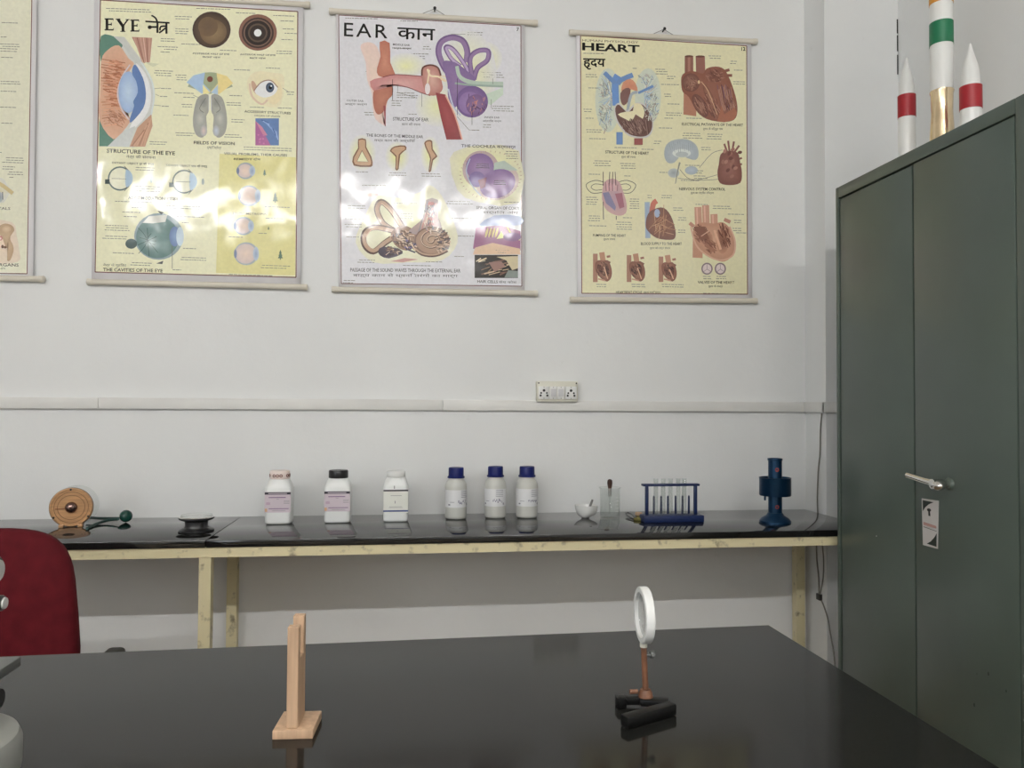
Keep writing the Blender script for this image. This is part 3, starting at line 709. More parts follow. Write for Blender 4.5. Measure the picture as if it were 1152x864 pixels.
    for i in range(16): a.line([(380+random.uniform(0, 80), 530+random.uniform(0, 70)), (400+random.uniform(0, 80), 540+random.uniform(0, 70))], 7, random.choice([td, S(50, 48, 70), tl, S(110, 90, 130)]))
    dk_ = [S(60, 44, 44), S(104, 76, 62), S(206, 178, 150), S(84, 70, 84), S(150, 116, 92)]
    a.hatch(400, 540, 70, 50, 60, dk_, 26, 5, 30, 60); a.hatch(340, 600, 50, 26, 40, dk_, 26, 4, 10, 50); a.hatch(540, 440, 34, 80, 50, [S(120, 124, 136), S(180, 120, 110), S(96, 96, 106), S(210, 190, 174)], 22, 4, 80, 50); a.hatch(600, 560, 40, 60, 40, dk_, 24, 5, 0, 30)
    a.poly([(340, 655), (410, 638), (480, 645), (400, 660)], S(190, 140, 130)); a.ell(235, 315, 40, 8, S(206, 178, 168))
    a.build('labyrinth_picture', t)
    # organ of Corti and hair cells
    a = Art(PYL, 365, 150, 4.547, layer=L)
    a.poly([(760, 590), (775, 480), (900, 470), (1003, 500), (1003, 600), (900, 575), (840, 600)], S(160, 106, 140), S(150, 92, 132))
    a.poly([(770, 585), (860, 560), (1000, 590), (1003, 620), (760, 620)], S(212, 176, 140)); a.poly([(790, 470), (870, 420), (1003, 425), (1003, 470), (860, 472)], S(146, 160, 196), smooth=2)
    for i in range(4): a.ell(830+i*17, 508, 6, 26, S(216, 196, 120), rot=15)
    a.poly([(880, 540), (905, 500), (925, 535)], S(224, 214, 130)); a.line([(935, 480), (960, 520), (1000, 545)], 8, S(222, 206, 120), smooth=3); a.ell(960, 530, 46, 22, S(132, 96, 140))
    a.rect(768, 622, 990, 740, S(44, 38, 34))
    for i in range(24):
        x, y = 775+random.uniform(0, 170), 640+random.uniform(10, 85)
        a.line([(x, y), (min(985, x+random.uniform(20, 60)), y-random.uniform(5, 22))], random.uniform(3, 8), random.choice([S(196, 166, 128), S(150, 116, 86), S(120, 84, 70), S(70, 56, 52), S(214, 196, 160)]))
    a.poly([(880, 632), (990, 628), (990, 690), (960, 700), (930, 650)], S(196, 180, 140)); a.poly([(840, 660), (905, 655), (925, 680), (870, 710)], S(146, 106, 96)); a.poly([(940, 700), (990, 705), (990, 738), (920, 738)], S(120, 130, 124))
    a.build('hair_cells_picture', t)
    a = Art(PYL, layer=L+1)
    for x, y, wd, r in ((386, 20, 44, 1), (448, 23, 26, 1), (525, 36, 18, 2), (475, 52, 10, 2), (460, 60, 22, 3), (451, 67, 20, 3), (442, 54, 22, 1), (445, 104, 25, 3), (440, 113, 12, 3), (409, 126, 14, 2), (458, 128, 26, 1), (469, 121, 10, 1), (541, 81, 26, 3), (553, 119, 25, 3), (543, 140, 10, 2), (530, 146, 9, 1), (400, 193, 14, 1), (437, 194, 20, 2), (472, 195, 24, 2), (390, 231, 22, 2), (386, 243, 25, 2), (387, 252, 20, 2), (388, 266, 18, 1), (405, 208, 33, 1), (440, 228, 30, 1), (450, 240, 14, 3), (500, 226, 35, 2), (505, 245, 30, 1), (515, 265, 18, 1), (401, 292, 24, 2), (478, 294, 22, 1), (450, 298, 36, 1), (510, 288, 12, 1), (568, 170, 15, 4), (566, 227, 18, 1), (556, 281, 20, 2), (385, 315, 15, 2), (411, 80, 5, 1)):
        a.notes(x, y, wd, r, slope=.02)
    a.build('small_print', t)['kind'] = 'stuff'
    def tx(b, x0, x1, yb, h, dy=0, bold=0, col=S(50, 46, 52, 1), part='caption'): text(b, x0, x1, yb, h, part, t, PYL, col, bold, dy)
    text('EAR', 387, 436, 40.6, 15.5, 'title', t, PYL, INK, .004, 2.6, 1.22); tx('कान', 447, 489.5, 43.5, 14.2, 2, .008, INK, 'hindi_title'); tx('7', 581, 584, 35, 4, 0, .01, INK)
    tx('MIDDLE EAR', 442, 461, 51, 2.2, 1, .01); tx('मध्य कर्ण', 441, 463, 55, 2, .6); tx('OUTER EAR', 390, 409, 114, 2.2, .8); tx('बाह्य कर्ण', 388, 413, 118, 2, .5); tx('INNER EAR', 545, 562, 133, 2.2, .4); tx('आंतरिक कर्ण', 543, 564, 137, 2, .4)
    tx('STRUCTURE OF EAR', 442, 482, 135.5, 3.8, 1, .01); tx('कान की रचना', 452, 473, 141, 2.6, .4)
    tx('THE BONES OF THE MIDDLE EAR', 412, 476, 153.5, 3.2, 2, .01); tx('मध्य कान की अस्थियाँ', 421, 467, 159, 2.6, 1)
    tx('THE COCHLEA कर्णावर्त', 519, 580, 165.5, 3.2, 1.5, .012)
    tx('SPIRAL ORGAN OF CORTI', 536, 584, 235, 3.2, 1, .012); tx('सर्पिल अंग', 543, 583, 240, 2.6, .6)
    tx('PASSAGE OF THE SOUND WAVES THROUGH THE EXTERNAL EAR', 394, 518, 305.5, 4, 1, .012); tx('बाह्य कान से ध्वनि तरंगों का मार्ग', 397, 515, 311, 3, .8)
    tx('HAIR CELLS', 537, 560, 318, 3, .5, .012); tx('केश कोश', 561, 581, 318.5, 2.4, .3)
ear_chart()

# --- heart chart
def heart_chart():
    t = chart('heart_chart', 'cream chart of the heart with brown heart cutaways', [(648, 37), (845, 48), (846, 337), (650, 337)],
              [((641, 36.5), (851, 47)), ((642, 337), (851, 338.5))], (746.5, 34))
    border(t, (653, 40), (840, 51.5), (841, 331), (654.5, 330), S(208, 202, 158), 1.0)
    L = 6
    hb = S(150, 96, 76); hd = S(104, 58, 48); hl = S(186, 136, 110); blue = S(96, 134, 186)
    def heart_cut(a, cx, cy, sx, sy, outer, inner, rim):
        o = [(-.85, -.55), (-.5, -.8), (0, -.75), (.45, -.8), (.8, -.4), (.95, .2), (.85, .7), (.5, 1), (.1, .92), (-.4, .6), (-.8, .1)]
        a.poly([(cx+x*sx, cy+y*sy) for x, y in o], rim, outer, smooth=3)
        a.poly([(cx+x*sx*.75+.02*sx, cy+y*sy*.75-.02*sy) for x, y in o[:1]+[(-.4, -.5), (-.1, -.3), (-.05, .3), (-.1, .6), (-.5, .4), (-.8, 0)]], inner, outer, smooth=3)
        a.poly([(cx+x*sx*.8, cy+y*sy*.8) for x, y in [(.15, -.4), (.6, -.6), (.85, .0), (.75, .6), (.45, .8), (.2, .4)]], inner, outer, smooth=3)
    # structure of the heart with lungs
    a = Art(PYL, 635, 25, 5.009, layer=L)
    for cx, cy, rx, ry in ((245, 440, 72, 180), (470, 420, 74, 160)): a.ell(cx, cy, rx, ry, S(182, 192, 178), S(190, 196, 176))
    for cx, cy, s in ((268, 420, -1), (450, 410, 1)):
        for i in range(60):
            q = R(random.uniform(-85, 85)); l = random.uniform(40, 130)
            x1, y1 = cx+s*l*math.cos(q)*.65, cy+l*math.sin(q)*1.35
            a.line([(cx, cy+random.uniform(-30, 30)), ((cx+x1)/2, (cy+y1)/2+random.uniform(-12, 12)), (x1, y1)], (4, 2), random.choice([S(146, 172, 190), S(206, 210, 198), S(176, 156, 140), S(130, 140, 136), S(150, 176, 200), S(196, 200, 180)]), smooth=2)
    a.line([(310, 690), (310, 620)], 36, blue); a.line([(290, 470), (285, 340), (300, 300)], 38, S(92, 136, 196), smooth=3); a.line([(225, 285), (285, 345)], 24, blue); a.line([(385, 298), (320, 325), (300, 350)], 28, blue, smooth=2)
    a.poly([(320, 390), (330, 340), (370, 320), (400, 345), (412, 390), (380, 380), (350, 385)], S(196, 120, 86), S(200, 132, 96), smooth=2)
    a.poly([(315, 400), (345, 372), (372, 380), (362, 440), (335, 470), (318, 450)], S(120, 84, 78), smooth=2)
    a.line([(410, 395), (375, 410), (355, 500)], 16, S(150, 160, 168), smooth=3); a.line([(415, 400), (500, 360)], 14, blue)
    a.poly([(280, 480), (310, 455), (350, 500), (400, 455), (450, 462), (490, 520), (500, 590), (480, 640), (430, 655), (360, 640), (310, 590), (285, 540)], S(190, 186, 180), smooth=3)
    a.poly([(286, 486), (308, 466), (352, 512), (402, 464), (445, 470), (484, 525), (494, 588), (474, 632), (430, 646), (364, 632), (318, 585), (294, 540)], S(126, 92, 82), S(104, 72, 66), smooth=3)
    a.poly([(300, 520), (345, 505), (385, 500), (392, 460), (430, 462), (450, 500), (440, 545), (400, 520), (380, 560), (340, 545)], S(214, 204, 160), smooth=2)
    for i in range(16): a.line([(330+i*9, 555+random.uniform(-8, 8)), (370+i*7, 630+random.uniform(-12, 8))], 3, random.choice([S(150, 116, 104), S(82, 56, 52)]))
    gl = [S(150, 160, 156), S(196, 200, 186), S(160, 140, 128), S(134, 160, 182), S(210, 212, 198), S(128, 130, 122)]
    a.hatch(232, 540, 46, 90, 70, gl, 26, 3.5, 60, 60); a.hatch(490, 480, 46, 90, 70, gl, 26, 3.5, 120, 60); a.hatch(455, 320, 50, 40, 30, gl, 24, 3.5, 20, 70); a.hatch(225, 380, 36, 60, 30, gl, 24, 3.5, 60, 60)
    a.hatch(390, 590, 80, 44, 60, [S(140, 106, 96), S(84, 58, 54), S(120, 88, 80), S(160, 126, 112)], 34, 3.5, 60, 16)
    a.rect(392, 655, 440, 692, S(150, 78, 74)); a.build('heart_structure_picture', t)
    # electrical pathways
    a = Art(PYL, 635, 25, 5.009, layer=L)
    a.line([(702, 190), (702, 300)], 48, S(132, 82, 68)); a.line([(765, 192), (768, 300)], 52, S(140, 88, 74)); a.line([(702, 192), (702, 280)], 14, S(160, 106, 88)); a.ell(702, 192, 24, 6, S(100, 58, 48)); a.ell(765, 193, 26, 6, S(100, 58, 48))
    a.poly([(670, 520), (672, 400), (745, 420), (742, 530)], S(172, 112, 84))
    a.poly([(658, 350), (665, 295), (720, 275), (780, 290), (800, 262), (850, 250), (900, 265), (935, 330), (965, 420), (975, 500), (955, 550), (890, 562), (800, 545), (745, 500), (700, 420), (668, 395)], S(146, 90, 70), S(134, 78, 58), smooth=3)
    a.line([(905, 275), (930, 268)], 16, S(130, 78, 62)).line([(915, 300), (945, 300)], 16, S(130, 78, 62))
    a.ell(712, 340, 50, 52, S(150, 104, 84), S(112, 68, 56)); a.ell(845, 300, 54, 42, S(112, 64, 52), S(138, 84, 66))
    a.ell(765, 470, 34, 72, S(158, 108, 88), S(110, 66, 56), rot=-30); a.ell(820, 430, 20, 90, S(160, 108, 84), S(124, 74, 58), rot=-24); a.ell(905, 440, 36, 84, S(112, 66, 60), S(140, 86, 66), rot=-12)
    for i in range(14): a.line([(860+i*6, 360+random.uniform(-10, 20)), (890+i*5, 480+random.uniform(-10, 25))], 4, random.choice([S(90, 54, 56), S(168, 116, 94), S(120, 80, 96)]), smooth=0)
    hh_ = [S(120, 70, 56), S(168, 114, 92), S(100, 58, 50), S(150, 98, 78)]
    a.hatch(835, 470, 40, 80, 60, hh_, 44, 4, 62, 12, -25); a.hatch(930, 470, 36, 80, 60, hh_, 44, 4, 75, 12, -12); a.hatch(765, 470, 26, 60, 30, hh_, 40, 4, 60, 12, -30); a.hatch(712, 345, 42, 44, 30, hh_, 22, 3.5, 0, 90); a.hatch(850, 300, 60, 40, 40, hh_, 26, 3.5, 20, 50)
    a.line([(770, 335), (810, 390), (860, 520)], 5, S(196, 150, 110), smooth=3); a.ell(757, 338, 7, 10, S(206, 172, 120))
    a.poly([(860, 560), (885, 470), (900, 520), (960, 480), (970, 520), (950, 552), (900, 564)], S(160, 92, 62)); a.build('electrical_pathways_picture', t)
    # brain and nerve control
    a = Art(PYL, 635, 25, 5.009, layer=L)
    a.poly([(562, 745), (575, 690), (620, 663), (690, 660), (740, 690), (756, 740), (740, 775), (690, 765), (660, 745), (620, 790), (580, 790)], S(172, 180, 182), S(150, 160, 166), smooth=3)
    a.ell(660, 738, 52, 24, S(196, 202, 196)); a.ell(662, 745, 36, 16, S(166, 174, 172)); a.ell(615, 850, 32, 26, S(140, 146, 148), S(170, 176, 172)); a.ell(715, 855-20, 36, 24, S(166, 176, 184), S(150, 162, 170))
    for i in range(12): a.line([(590+i*12, 690-random.uniform(0, 20)), (600+i*11, 725+random.uniform(-10, 10))], 2.5, S(136, 146, 150))
    a.line([(650, 790), (640, 830), (625, 910)], (10, 4), S(130, 132, 116), smooth=3)
    a.line([(650, 830), (720, 890), (860, 860)], 2.5, GREY, smooth=3).line([(640, 880), (780, 890), (865, 885)], 2.5, GREY, smooth=3).line([(760, 820), (830, 740), (890, 720)], 2.5, GREY, smooth=3)
    a.poly([(862, 850), (870, 800), (880, 745), (920, 725), (975, 735), (990, 790), (1000, 850), (990, 905), (930, 918), (875, 905)], S(146, 92, 78), S(120, 70, 60), smooth=3)
    for x0, y0, x1, y1 in ((920, 740, 900, 685), (930, 730, 922, 668), (945, 728, 955, 672), (955, 735, 985, 695), (985, 770, 1000, 765), (985, 800, 1000, 800)): a.line([(x0, y0), (x1, y1)], 11, S(128, 78, 66))
    for i in range(14): a.ell(930+random.gauss(0, 28), 790+random.gauss(0, 40), 9, 13, random.choice([S(166, 110, 92), S(108, 62, 54), S(150, 96, 80)]), rot=random.uniform(0, 90))
    a.build('nerve_control_picture', t)
    # lower half pictures
    a = Art(PYL, 635, 175, 5.009, layer=L)
    for s in (-1, 1): a.line([(262+s*40, 150), (262+s*90, 140), (262+s*140, 165), (262+s*110, 210), (262+s*50, 208)], 3.5, S(70, 72, 66), smooth=4); a.line([(262+s*45, 165), (262+s*90, 160), (262+s*112, 178), (262+s*90, 195), (262+s*50, 192)], 3, S(70, 72, 66), smooth=4)
    a.poly([(212, 210), (225, 150), (270, 130), (310, 150), (330, 200), (350, 270), (345, 325), (300, 338), (240, 310), (215, 260)], S(172, 136, 150), S(190, 150, 146), smooth=3)
    a.poly([(215, 210), (250, 205), (290, 290), (285, 310), (235, 270)], S(122, 116, 150)); a.poly([(285, 215), (325, 210), (338, 290), (310, 300)], S(160, 96, 110))
    for x in (218, 252, 270, 290): a.line([(x, 170), (x+random.uniform(-6, 6), 92)], 4, S(66, 50, 56))
    for i in range(8): a.line([(230+i*10, 150+random.uniform(-10, 20)), (235+i*9, 200)], 4, random.choice([S(214, 160, 160), S(150, 90, 100), S(210, 180, 176)]))
    a.line([(218, 260), (220, 360)], 4, S(50, 48, 56)); a.line([(292, 340), (292, 362)], 4, S(50, 48, 56)); a.build('pumping_picture', t)
    a = Art(PYL, 635, 175, 5.009, layer=L)
    a.line([(466, 262), (470, 465)], 28, S(140, 160, 184)); a.line([(490, 340), (500, 275), (520, 255)], 30, S(186, 98, 74), smooth=3)
    a.poly([(458, 390), (470, 330), (510, 300), (560, 295), (600, 340), (625, 420), (622, 465), (590, 475), (520, 465), (470, 425)], S(142, 92, 64), S(118, 76, 64), smooth=3)
    a.ell(522, 325, 16, 24, S(150, 164, 190)); 
    for i in range(26): a.line([(540+random.gauss(0, 30), 390+random.gauss(0, 40)), (545+random.gauss(0, 30), 395+random.gauss(0, 40))], 3, random.choice([S(180, 126, 84), S(110, 60, 50), S(196, 150, 110)]))
    a.build('blood_supply_picture', t)
    a = Art(PYL, 635, 175, 5.009, layer=L)
    for x, y in ((752, 290), (795, 280), (842, 330)): a.line([(x, y), (x+4, y+110)], 40, S(188, 134, 106)); a.line([(x-6, y+4), (x-2, y+110)], 8, S(208, 160, 132))
    a.poly([(722, 575), (724, 440), (780, 470), (778, 578)], S(186, 132, 102)); a.line([(705, 380), (730, 400)], 20, S(176, 120, 96)); a.line([(900, 360), (935, 375)], 20, S(176, 120, 96))
    heart_cut(a, 838, 475, 130, 122, S(182, 126, 96), S(126, 74, 54), S(196, 148, 116))
    a.hatch(770, 440, 44, 50, 50, [S(110, 62, 46), S(140, 88, 66), S(96, 52, 40)], 36, 5, 50, 20); a.hatch(900, 450, 36, 70, 60, [S(110, 62, 46), S(140, 88, 66), S(96, 52, 40)], 40, 5, 70, 16, -10); a.hatch(820, 510, 34, 40, 40, [S(120, 70, 52), S(150, 98, 74)], 34, 4, 50, 16)
    a.line([(712, 400), (740, 500), (800, 560), (880, 590), (950, 560), (960, 480), (930, 400)], 9, S(200, 154, 124), smooth=4)
    a.poly([(730, 400), (790, 400), (815, 470), (760, 470)], S(128, 78, 58)); a.line([(845, 420), (880, 530)], 14, S(206, 156, 122)); a.line([(770, 455), (815, 425)], 5, S(206, 160, 130))
    for i in range(9): a.line([(770+i*6, 480+i*4), (830+i*4, 545-i)], 3, S(160, 104, 78))
    for cx in (803, 878):
        a.ell(cx, 638, 32, 34, S(128, 108, 112)); a.ell(cx, 638, 24, 26, S(206, 188, 184)); a.line([(cx, 614), (cx, 640), (cx-18, 654)], 3, S(140, 116, 118)); a.line([(cx, 640), (cx+18, 652)], 3, S(140, 116, 118))
    a.build('valves_picture', t)
    for k, x in enumerate((160, 350, 530)):
        a = Art(PYL, 635, 175, 5.009, layer=L); s = 1-k*.05; y0 = 545+k*8
        a.line([(x+14, y0+8), (x+14, y0+168*s)], 26, S(160, 110, 84)); a.line([(x+50, y0), (x+58, y0+50)], 30, S(176, 124, 92)); a.line([(x+78, y0+26), (x+98, y0+22)], 12, S(150, 96, 72)); a.line([(x+78, y0+50), (x+98, y0+60)], 12, S(120, 74, 58))
        heart_cut(a, x+58, y0+98*s, 52*s, 66*s, S(122, 72, 54), S(70, 38, 32), S(176, 124, 96))
        a.hatch(x+56, y0+100*s, 38, 48, 40, [S(66, 36, 30), S(110, 66, 50), S(150, 100, 76), S(50, 28, 26)], 22, 4, 60, 40)
        a.line([(x+62, y0+80), (x+84, y0+150*s)], 6, S(206, 160, 124)); a.line([(x+30, y0+150*s), (x+70, y0+160*s)], 8, S(186, 136, 104), smooth=0)
        a.build('heartbeat_picture', t)
    a = Art(PYL, layer=L+1)
    for x, y, wd, r in ((655, 60, 24, 1), (658, 84, 14, 2), (661, 99, 12, 1), (711, 77, 6, 1), (737, 78, 14, 3), (750, 86, 10, 2), (742, 95, 22, 1), (747, 106, 8, 2), (749, 117, 16, 1), (747, 127, 20, 2), (747, 133, 10, 1), (740, 144, 16, 1), (735, 159, 9, 2), (656, 123, 10, 2), (658, 133, 11, 1), (659, 146, 18, 2), (661, 156, 24, 1), (688, 166, 30, 1), (720, 168, 16, 1), (797, 63, 14, 2), (821, 69, 8, 2), (825, 79, 12, 1), (824, 92, 14, 2), (771, 133, 20, 1), (766, 150, 24, 3), (794, 151, 20, 3), (788, 166, 12, 2), (667, 181, 20, 3), (697, 184, 18, 3), (661, 196, 14, 1), (702, 198, 8, 1), (659, 222, 14, 4), (708, 224, 11, 5), (661, 243, 14, 3), (662, 254, 20, 1), (692, 250, 20, 4), (700, 245, 11, 1), (741, 194, 12, 1), (770, 186, 20, 1), (773, 192, 18, 2), (780, 198, 16, 2), (765, 203, 22, 1), (728, 220, 5, 2), (744, 220, 12, 2), (756, 234, 14, 2), (762, 245, 10, 2), (762, 259, 9, 2), (782, 230, 14, 1), (801, 232, 22, 2), (817, 241, 20, 1), (825, 248, 9, 2), (824, 257, 10, 2), (827, 262, 14, 1), (670, 320, 12, 2), (710, 320, 16, 2), (743, 320, 26, 2), (790, 311, 10, 2), (805, 311, 12, 2), (790, 330, 32, 1)):
        a.notes(x, y-.5, wd, r, slope=.02)
    a.build('small_print', t)['kind'] = 'stuff'
    def tx(b, x0, x1, yb, h, dy=0, bold=0, col=INK, part='caption'): text(b, x0, x1, yb, h, part, t, PYL, col, bold, dy)
    tx('HUMAN PHYSIOLOGY', 655, 718, 46.6, 2.6, 2.4, .0, S(120, 90, 70, 1)); tx('HEART', 655, 719.5, 56.2, 8.2, 3, .03, INK, 'title')
    tx('हृदय', 656, 681, 74.2, 9.4, .6, .022, INK, 'hindi_title'); tx('12', 834, 838.5, 57, 4, 0, .02)
    tx('STRUCTURE OF THE HEART', 681, 730, 172.5, 3.2, 1.6, .015); tx('हृदय की रचना', 699, 715, 177.5, 2.2, .4); tx('ELECTRICAL PATHWAYS OF THE HEART', 767, 836, 141, 3, 1.2, .012); tx('हृदय के विद्युत पथ', 791, 813, 146, 2.2, .3)
    tx('NERVOUS SYSTEM CONTROL', 764, 816, 214, 3, .4, .015); tx('हृदय का तंत्रिका नियंत्रण', 777, 803, 218, 2.2, .2); tx('PUMPING OF THE HEART', 667, 704, 266, 2.8, .4, .012); tx('हृदय पंपन', 679, 692, 270, 2, .2)
    tx('BLOOD SUPPLY TO THE HEART', 721, 767, 275.5, 3, .2, .012); tx('हृदय को रक्त संचार', 731, 754, 280, 2, .2); tx('VALVES OF THE HEART', 785, 826, 319, 3, .3, .015); tx('हृदय के वाल्व', 797, 813, 323, 2, .2)
    tx('HEARTBEAT CYCLE', 693, 722, 330, 2.6, 0, .012); tx('हृदय गति चक्र', 724, 743, 330, 2.2, 0)
heart_chart()

# --- chart at the left edge of the photo
def left_chart():
    t = chart('organ_chart', 'cream chart cut by the left picture edge showing pelvis bones', [(-215, -24), (41.5, -8), (37, 314), (-215, 311)],
              [((-222, -28), (52, -9)), ((-222, 309), (49, 314))])
    border(t, (-208, -18), (36, -6), (30.5, 308), (-210, 304), S(206, 204, 178), .9)
    L = 6
    a = Art(PYL, 0, 200, 6.91, layer=L)
    a.poly([(-120, 0), (10, 0), (60, 60), (110, 120), (70, 130), (30, 190), (-60, 200), (-120, 150)], S(196, 186, 150), S(196, 196, 186), smooth=3)
    a.line([(-60, 20), (20, 60), (100, 122)], 30, S(190, 170, 112), smooth=3); a.ell(-10, 150, 34, 44, S(120, 130, 140), S(170, 176, 176)); a.line([(20, 110), (22, 170)], 6, S(70, 84, 100)); a.build('organ_picture', t)
    a = Art(PYL, 0, 200, 6.91, layer=L)
    a.poly([(-150, 350), (90, 345), (130, 450), (148, 560), (135, 655), (-150, 650)], S(214, 186, 160), S(206, 190, 168), smooth=3)
    a.poly([(-10, 380), (40, 355), (95, 372), (112, 410), (85, 440), (80, 480), (100, 520), (105, 570), (80, 640), (55, 640), (70, 560), (45, 540), (30, 500), (10, 450), (-20, 430)], S(190, 160, 122), S(176, 144, 108), smooth=3)
    a.ell(50, 400, 36, 26, S(204, 178, 140), S(186, 154, 118)); a.ell(6, 470, 14, 18, S(190, 110, 110)); a.ell(4, 472, 7, 9, S(224, 190, 180)); a.ell(40, 540, 12, 10, S(120, 86, 66)); a.ell(20, 535, 10, 14, S(110, 78, 60))
    a.build('pelvis_picture', t)
    a = Art(PYL, layer=L+1)
    for x, y, wd, r in ((2, 25, 18, 1), (0, 41, 8, 1), (0, 49, 22, 3), (0, 57, 20, 1), (0, 64, 18, 1), (0, 91, 24, 2), (0, 102, 22, 1), (0, 120, 18, 1), (0, 138, 14, 1), (0, 171, 2, 1), (6, 177, 22, 2), (0, 182, 26, 1), (2, 187, 15, 2), (8, 193, 18, 2), (10, 199, 6, 1)): a.notes(x, y, wd, r)
    for k in range(30): a.notes(random.uniform(-190, -40), random.uniform(10, 290), 30, 2)
    a.build('small_print', t)['kind'] = 'stuff'
    text('GENITALS', -16, 11.5, 235.5, 3, 'caption', t, PYL, GREY, .01, .6); text('FEMALE ORGANS', -32, 21, 299, 3.4, 'caption', t, PYL, S(80, 76, 66, 1), .01, .8); text('अंग', 0, 6, 303, 2, 'caption', t, PYL, GREY, 0, .1)
left_chart()
flush_text()

# ------------------------------------------------------------------ wall bench
XJ = onZ(255, 592, BZ).x
XJ = (onZ(240, 605.5, BZ).x+onZ(266.5, 581.5, BZ).x)/2
XE = PX0-.006
def bench():
    t = thing('wall_bench', 'long black granite bench on a cream painted steel frame along the wall', 'bench', (0, BF, 0))
    th = .022
    for a, b in ((-2.6, XJ-.0012), (XJ+.0012, XE)):
        obj('granite_slab', MB().rbox(a, b, BF, WALL-.002, BZ-th, BZ, .0018), M_granite, t, world=True, smooth=30)
    rz1 = BZ-th-.0005; rz0 = rz1-.030
    obj('front_rail', MB().box(-2.58, XE-.01, BF+.006, BF+.010, rz0, rz1).box(-2.58, XE-.01, BF+.010, BF+.036, rz1-.004, rz1), M_cream, t, world=True, smooth=0)
    obj('back_rail', MB().box(-2.58, XE-.01, WALL-.040, WALL-.036, rz0, rz1).box(-2.58, XE-.01, WALL-.062, WALL-.040, rz1-.004, rz1), M_cream, t, world=True, smooth=0)
    xf = onY(223.5, 660, BF+.012).x; xb = onY(255, 660, WALL-.075).x
    def leg(x, y, s): 
        obj('leg', MB().box(x, x+.035, y, y+.004, 0, rz1-.004).box(x+(.031 if s > 0 else 0), x+(.035 if s > 0 else .004), y+.004, y+.035, 0, rz1-.004), M_cream, t, world=True, smooth=0)
    leg(xf, BF+.0105, 1); leg(xb, WALL-.0755, 1); leg(-2.5, BF+.0105, 1); leg(-2.5, WALL-.0755, 1)
    xr = onY(896, 650, WALL-.075).x
    leg(xr, WALL-.0755, -1); leg(xr-.02, BF+.0105, -1)
    for x in (xf, xr, -2.5): obj('cross_bar', MB().box(x+.006, x+.028, BF+.05, WALL-.08, rz0, rz1-.005), M_cream, t, world=True, smooth=0)
bench()

# ------------------------------------------------------------------ laboratory table in front
TX1 = .728; TY1L, TY1R = 1.5, 1.5
def table():
    c0 = onZ(10, 738, TZ); c1 = onZ(865, 703, TZ)
    sl = (c1.y-c0.y)/(c1.x-c0.x)
    yl = c1.y+sl*(-1.9-c1.x)
    t = thing('lab_table', 'large polished black granite laboratory table in the foreground', 'table', (-.5, .9, 0))
    top = [(c1.x, .22), (c1.x, c1.y), (-1.9, yl), (-1.9, .22)]
    mb = MB().prism(list(reversed(top)), TZ-.03, TZ)
    o = obj('table_top', mb, M_granite2, t, world=True, smooth=0)
    bv = o.modifiers.new('edge', 'BEVEL'); bv.width = .002; bv.segments = 2
    obj('apron', MB().box(-1.84, c1.x-.06, .29, .32, TZ-.11, TZ-.031).box(-1.84, c1.x-.06, c1.y-.09, c1.y-.06, TZ-.11, TZ-.031).box(-1.84, -1.81, .32, c1.y-.09, TZ-.11, TZ-.031).box(c1.x-.09, c1.x-.06, .32, c1.y-.09, TZ-.11, TZ-.031), M_cream, t, world=True, smooth=0)
    for x in (-1.84, c1.x-.10):
        for y in (.29, c1.y-.10): obj('leg', MB().rbox(x, x+.04, y, y+.04, 0, TZ-.031, .003), M_cream, t, world=True)
table()

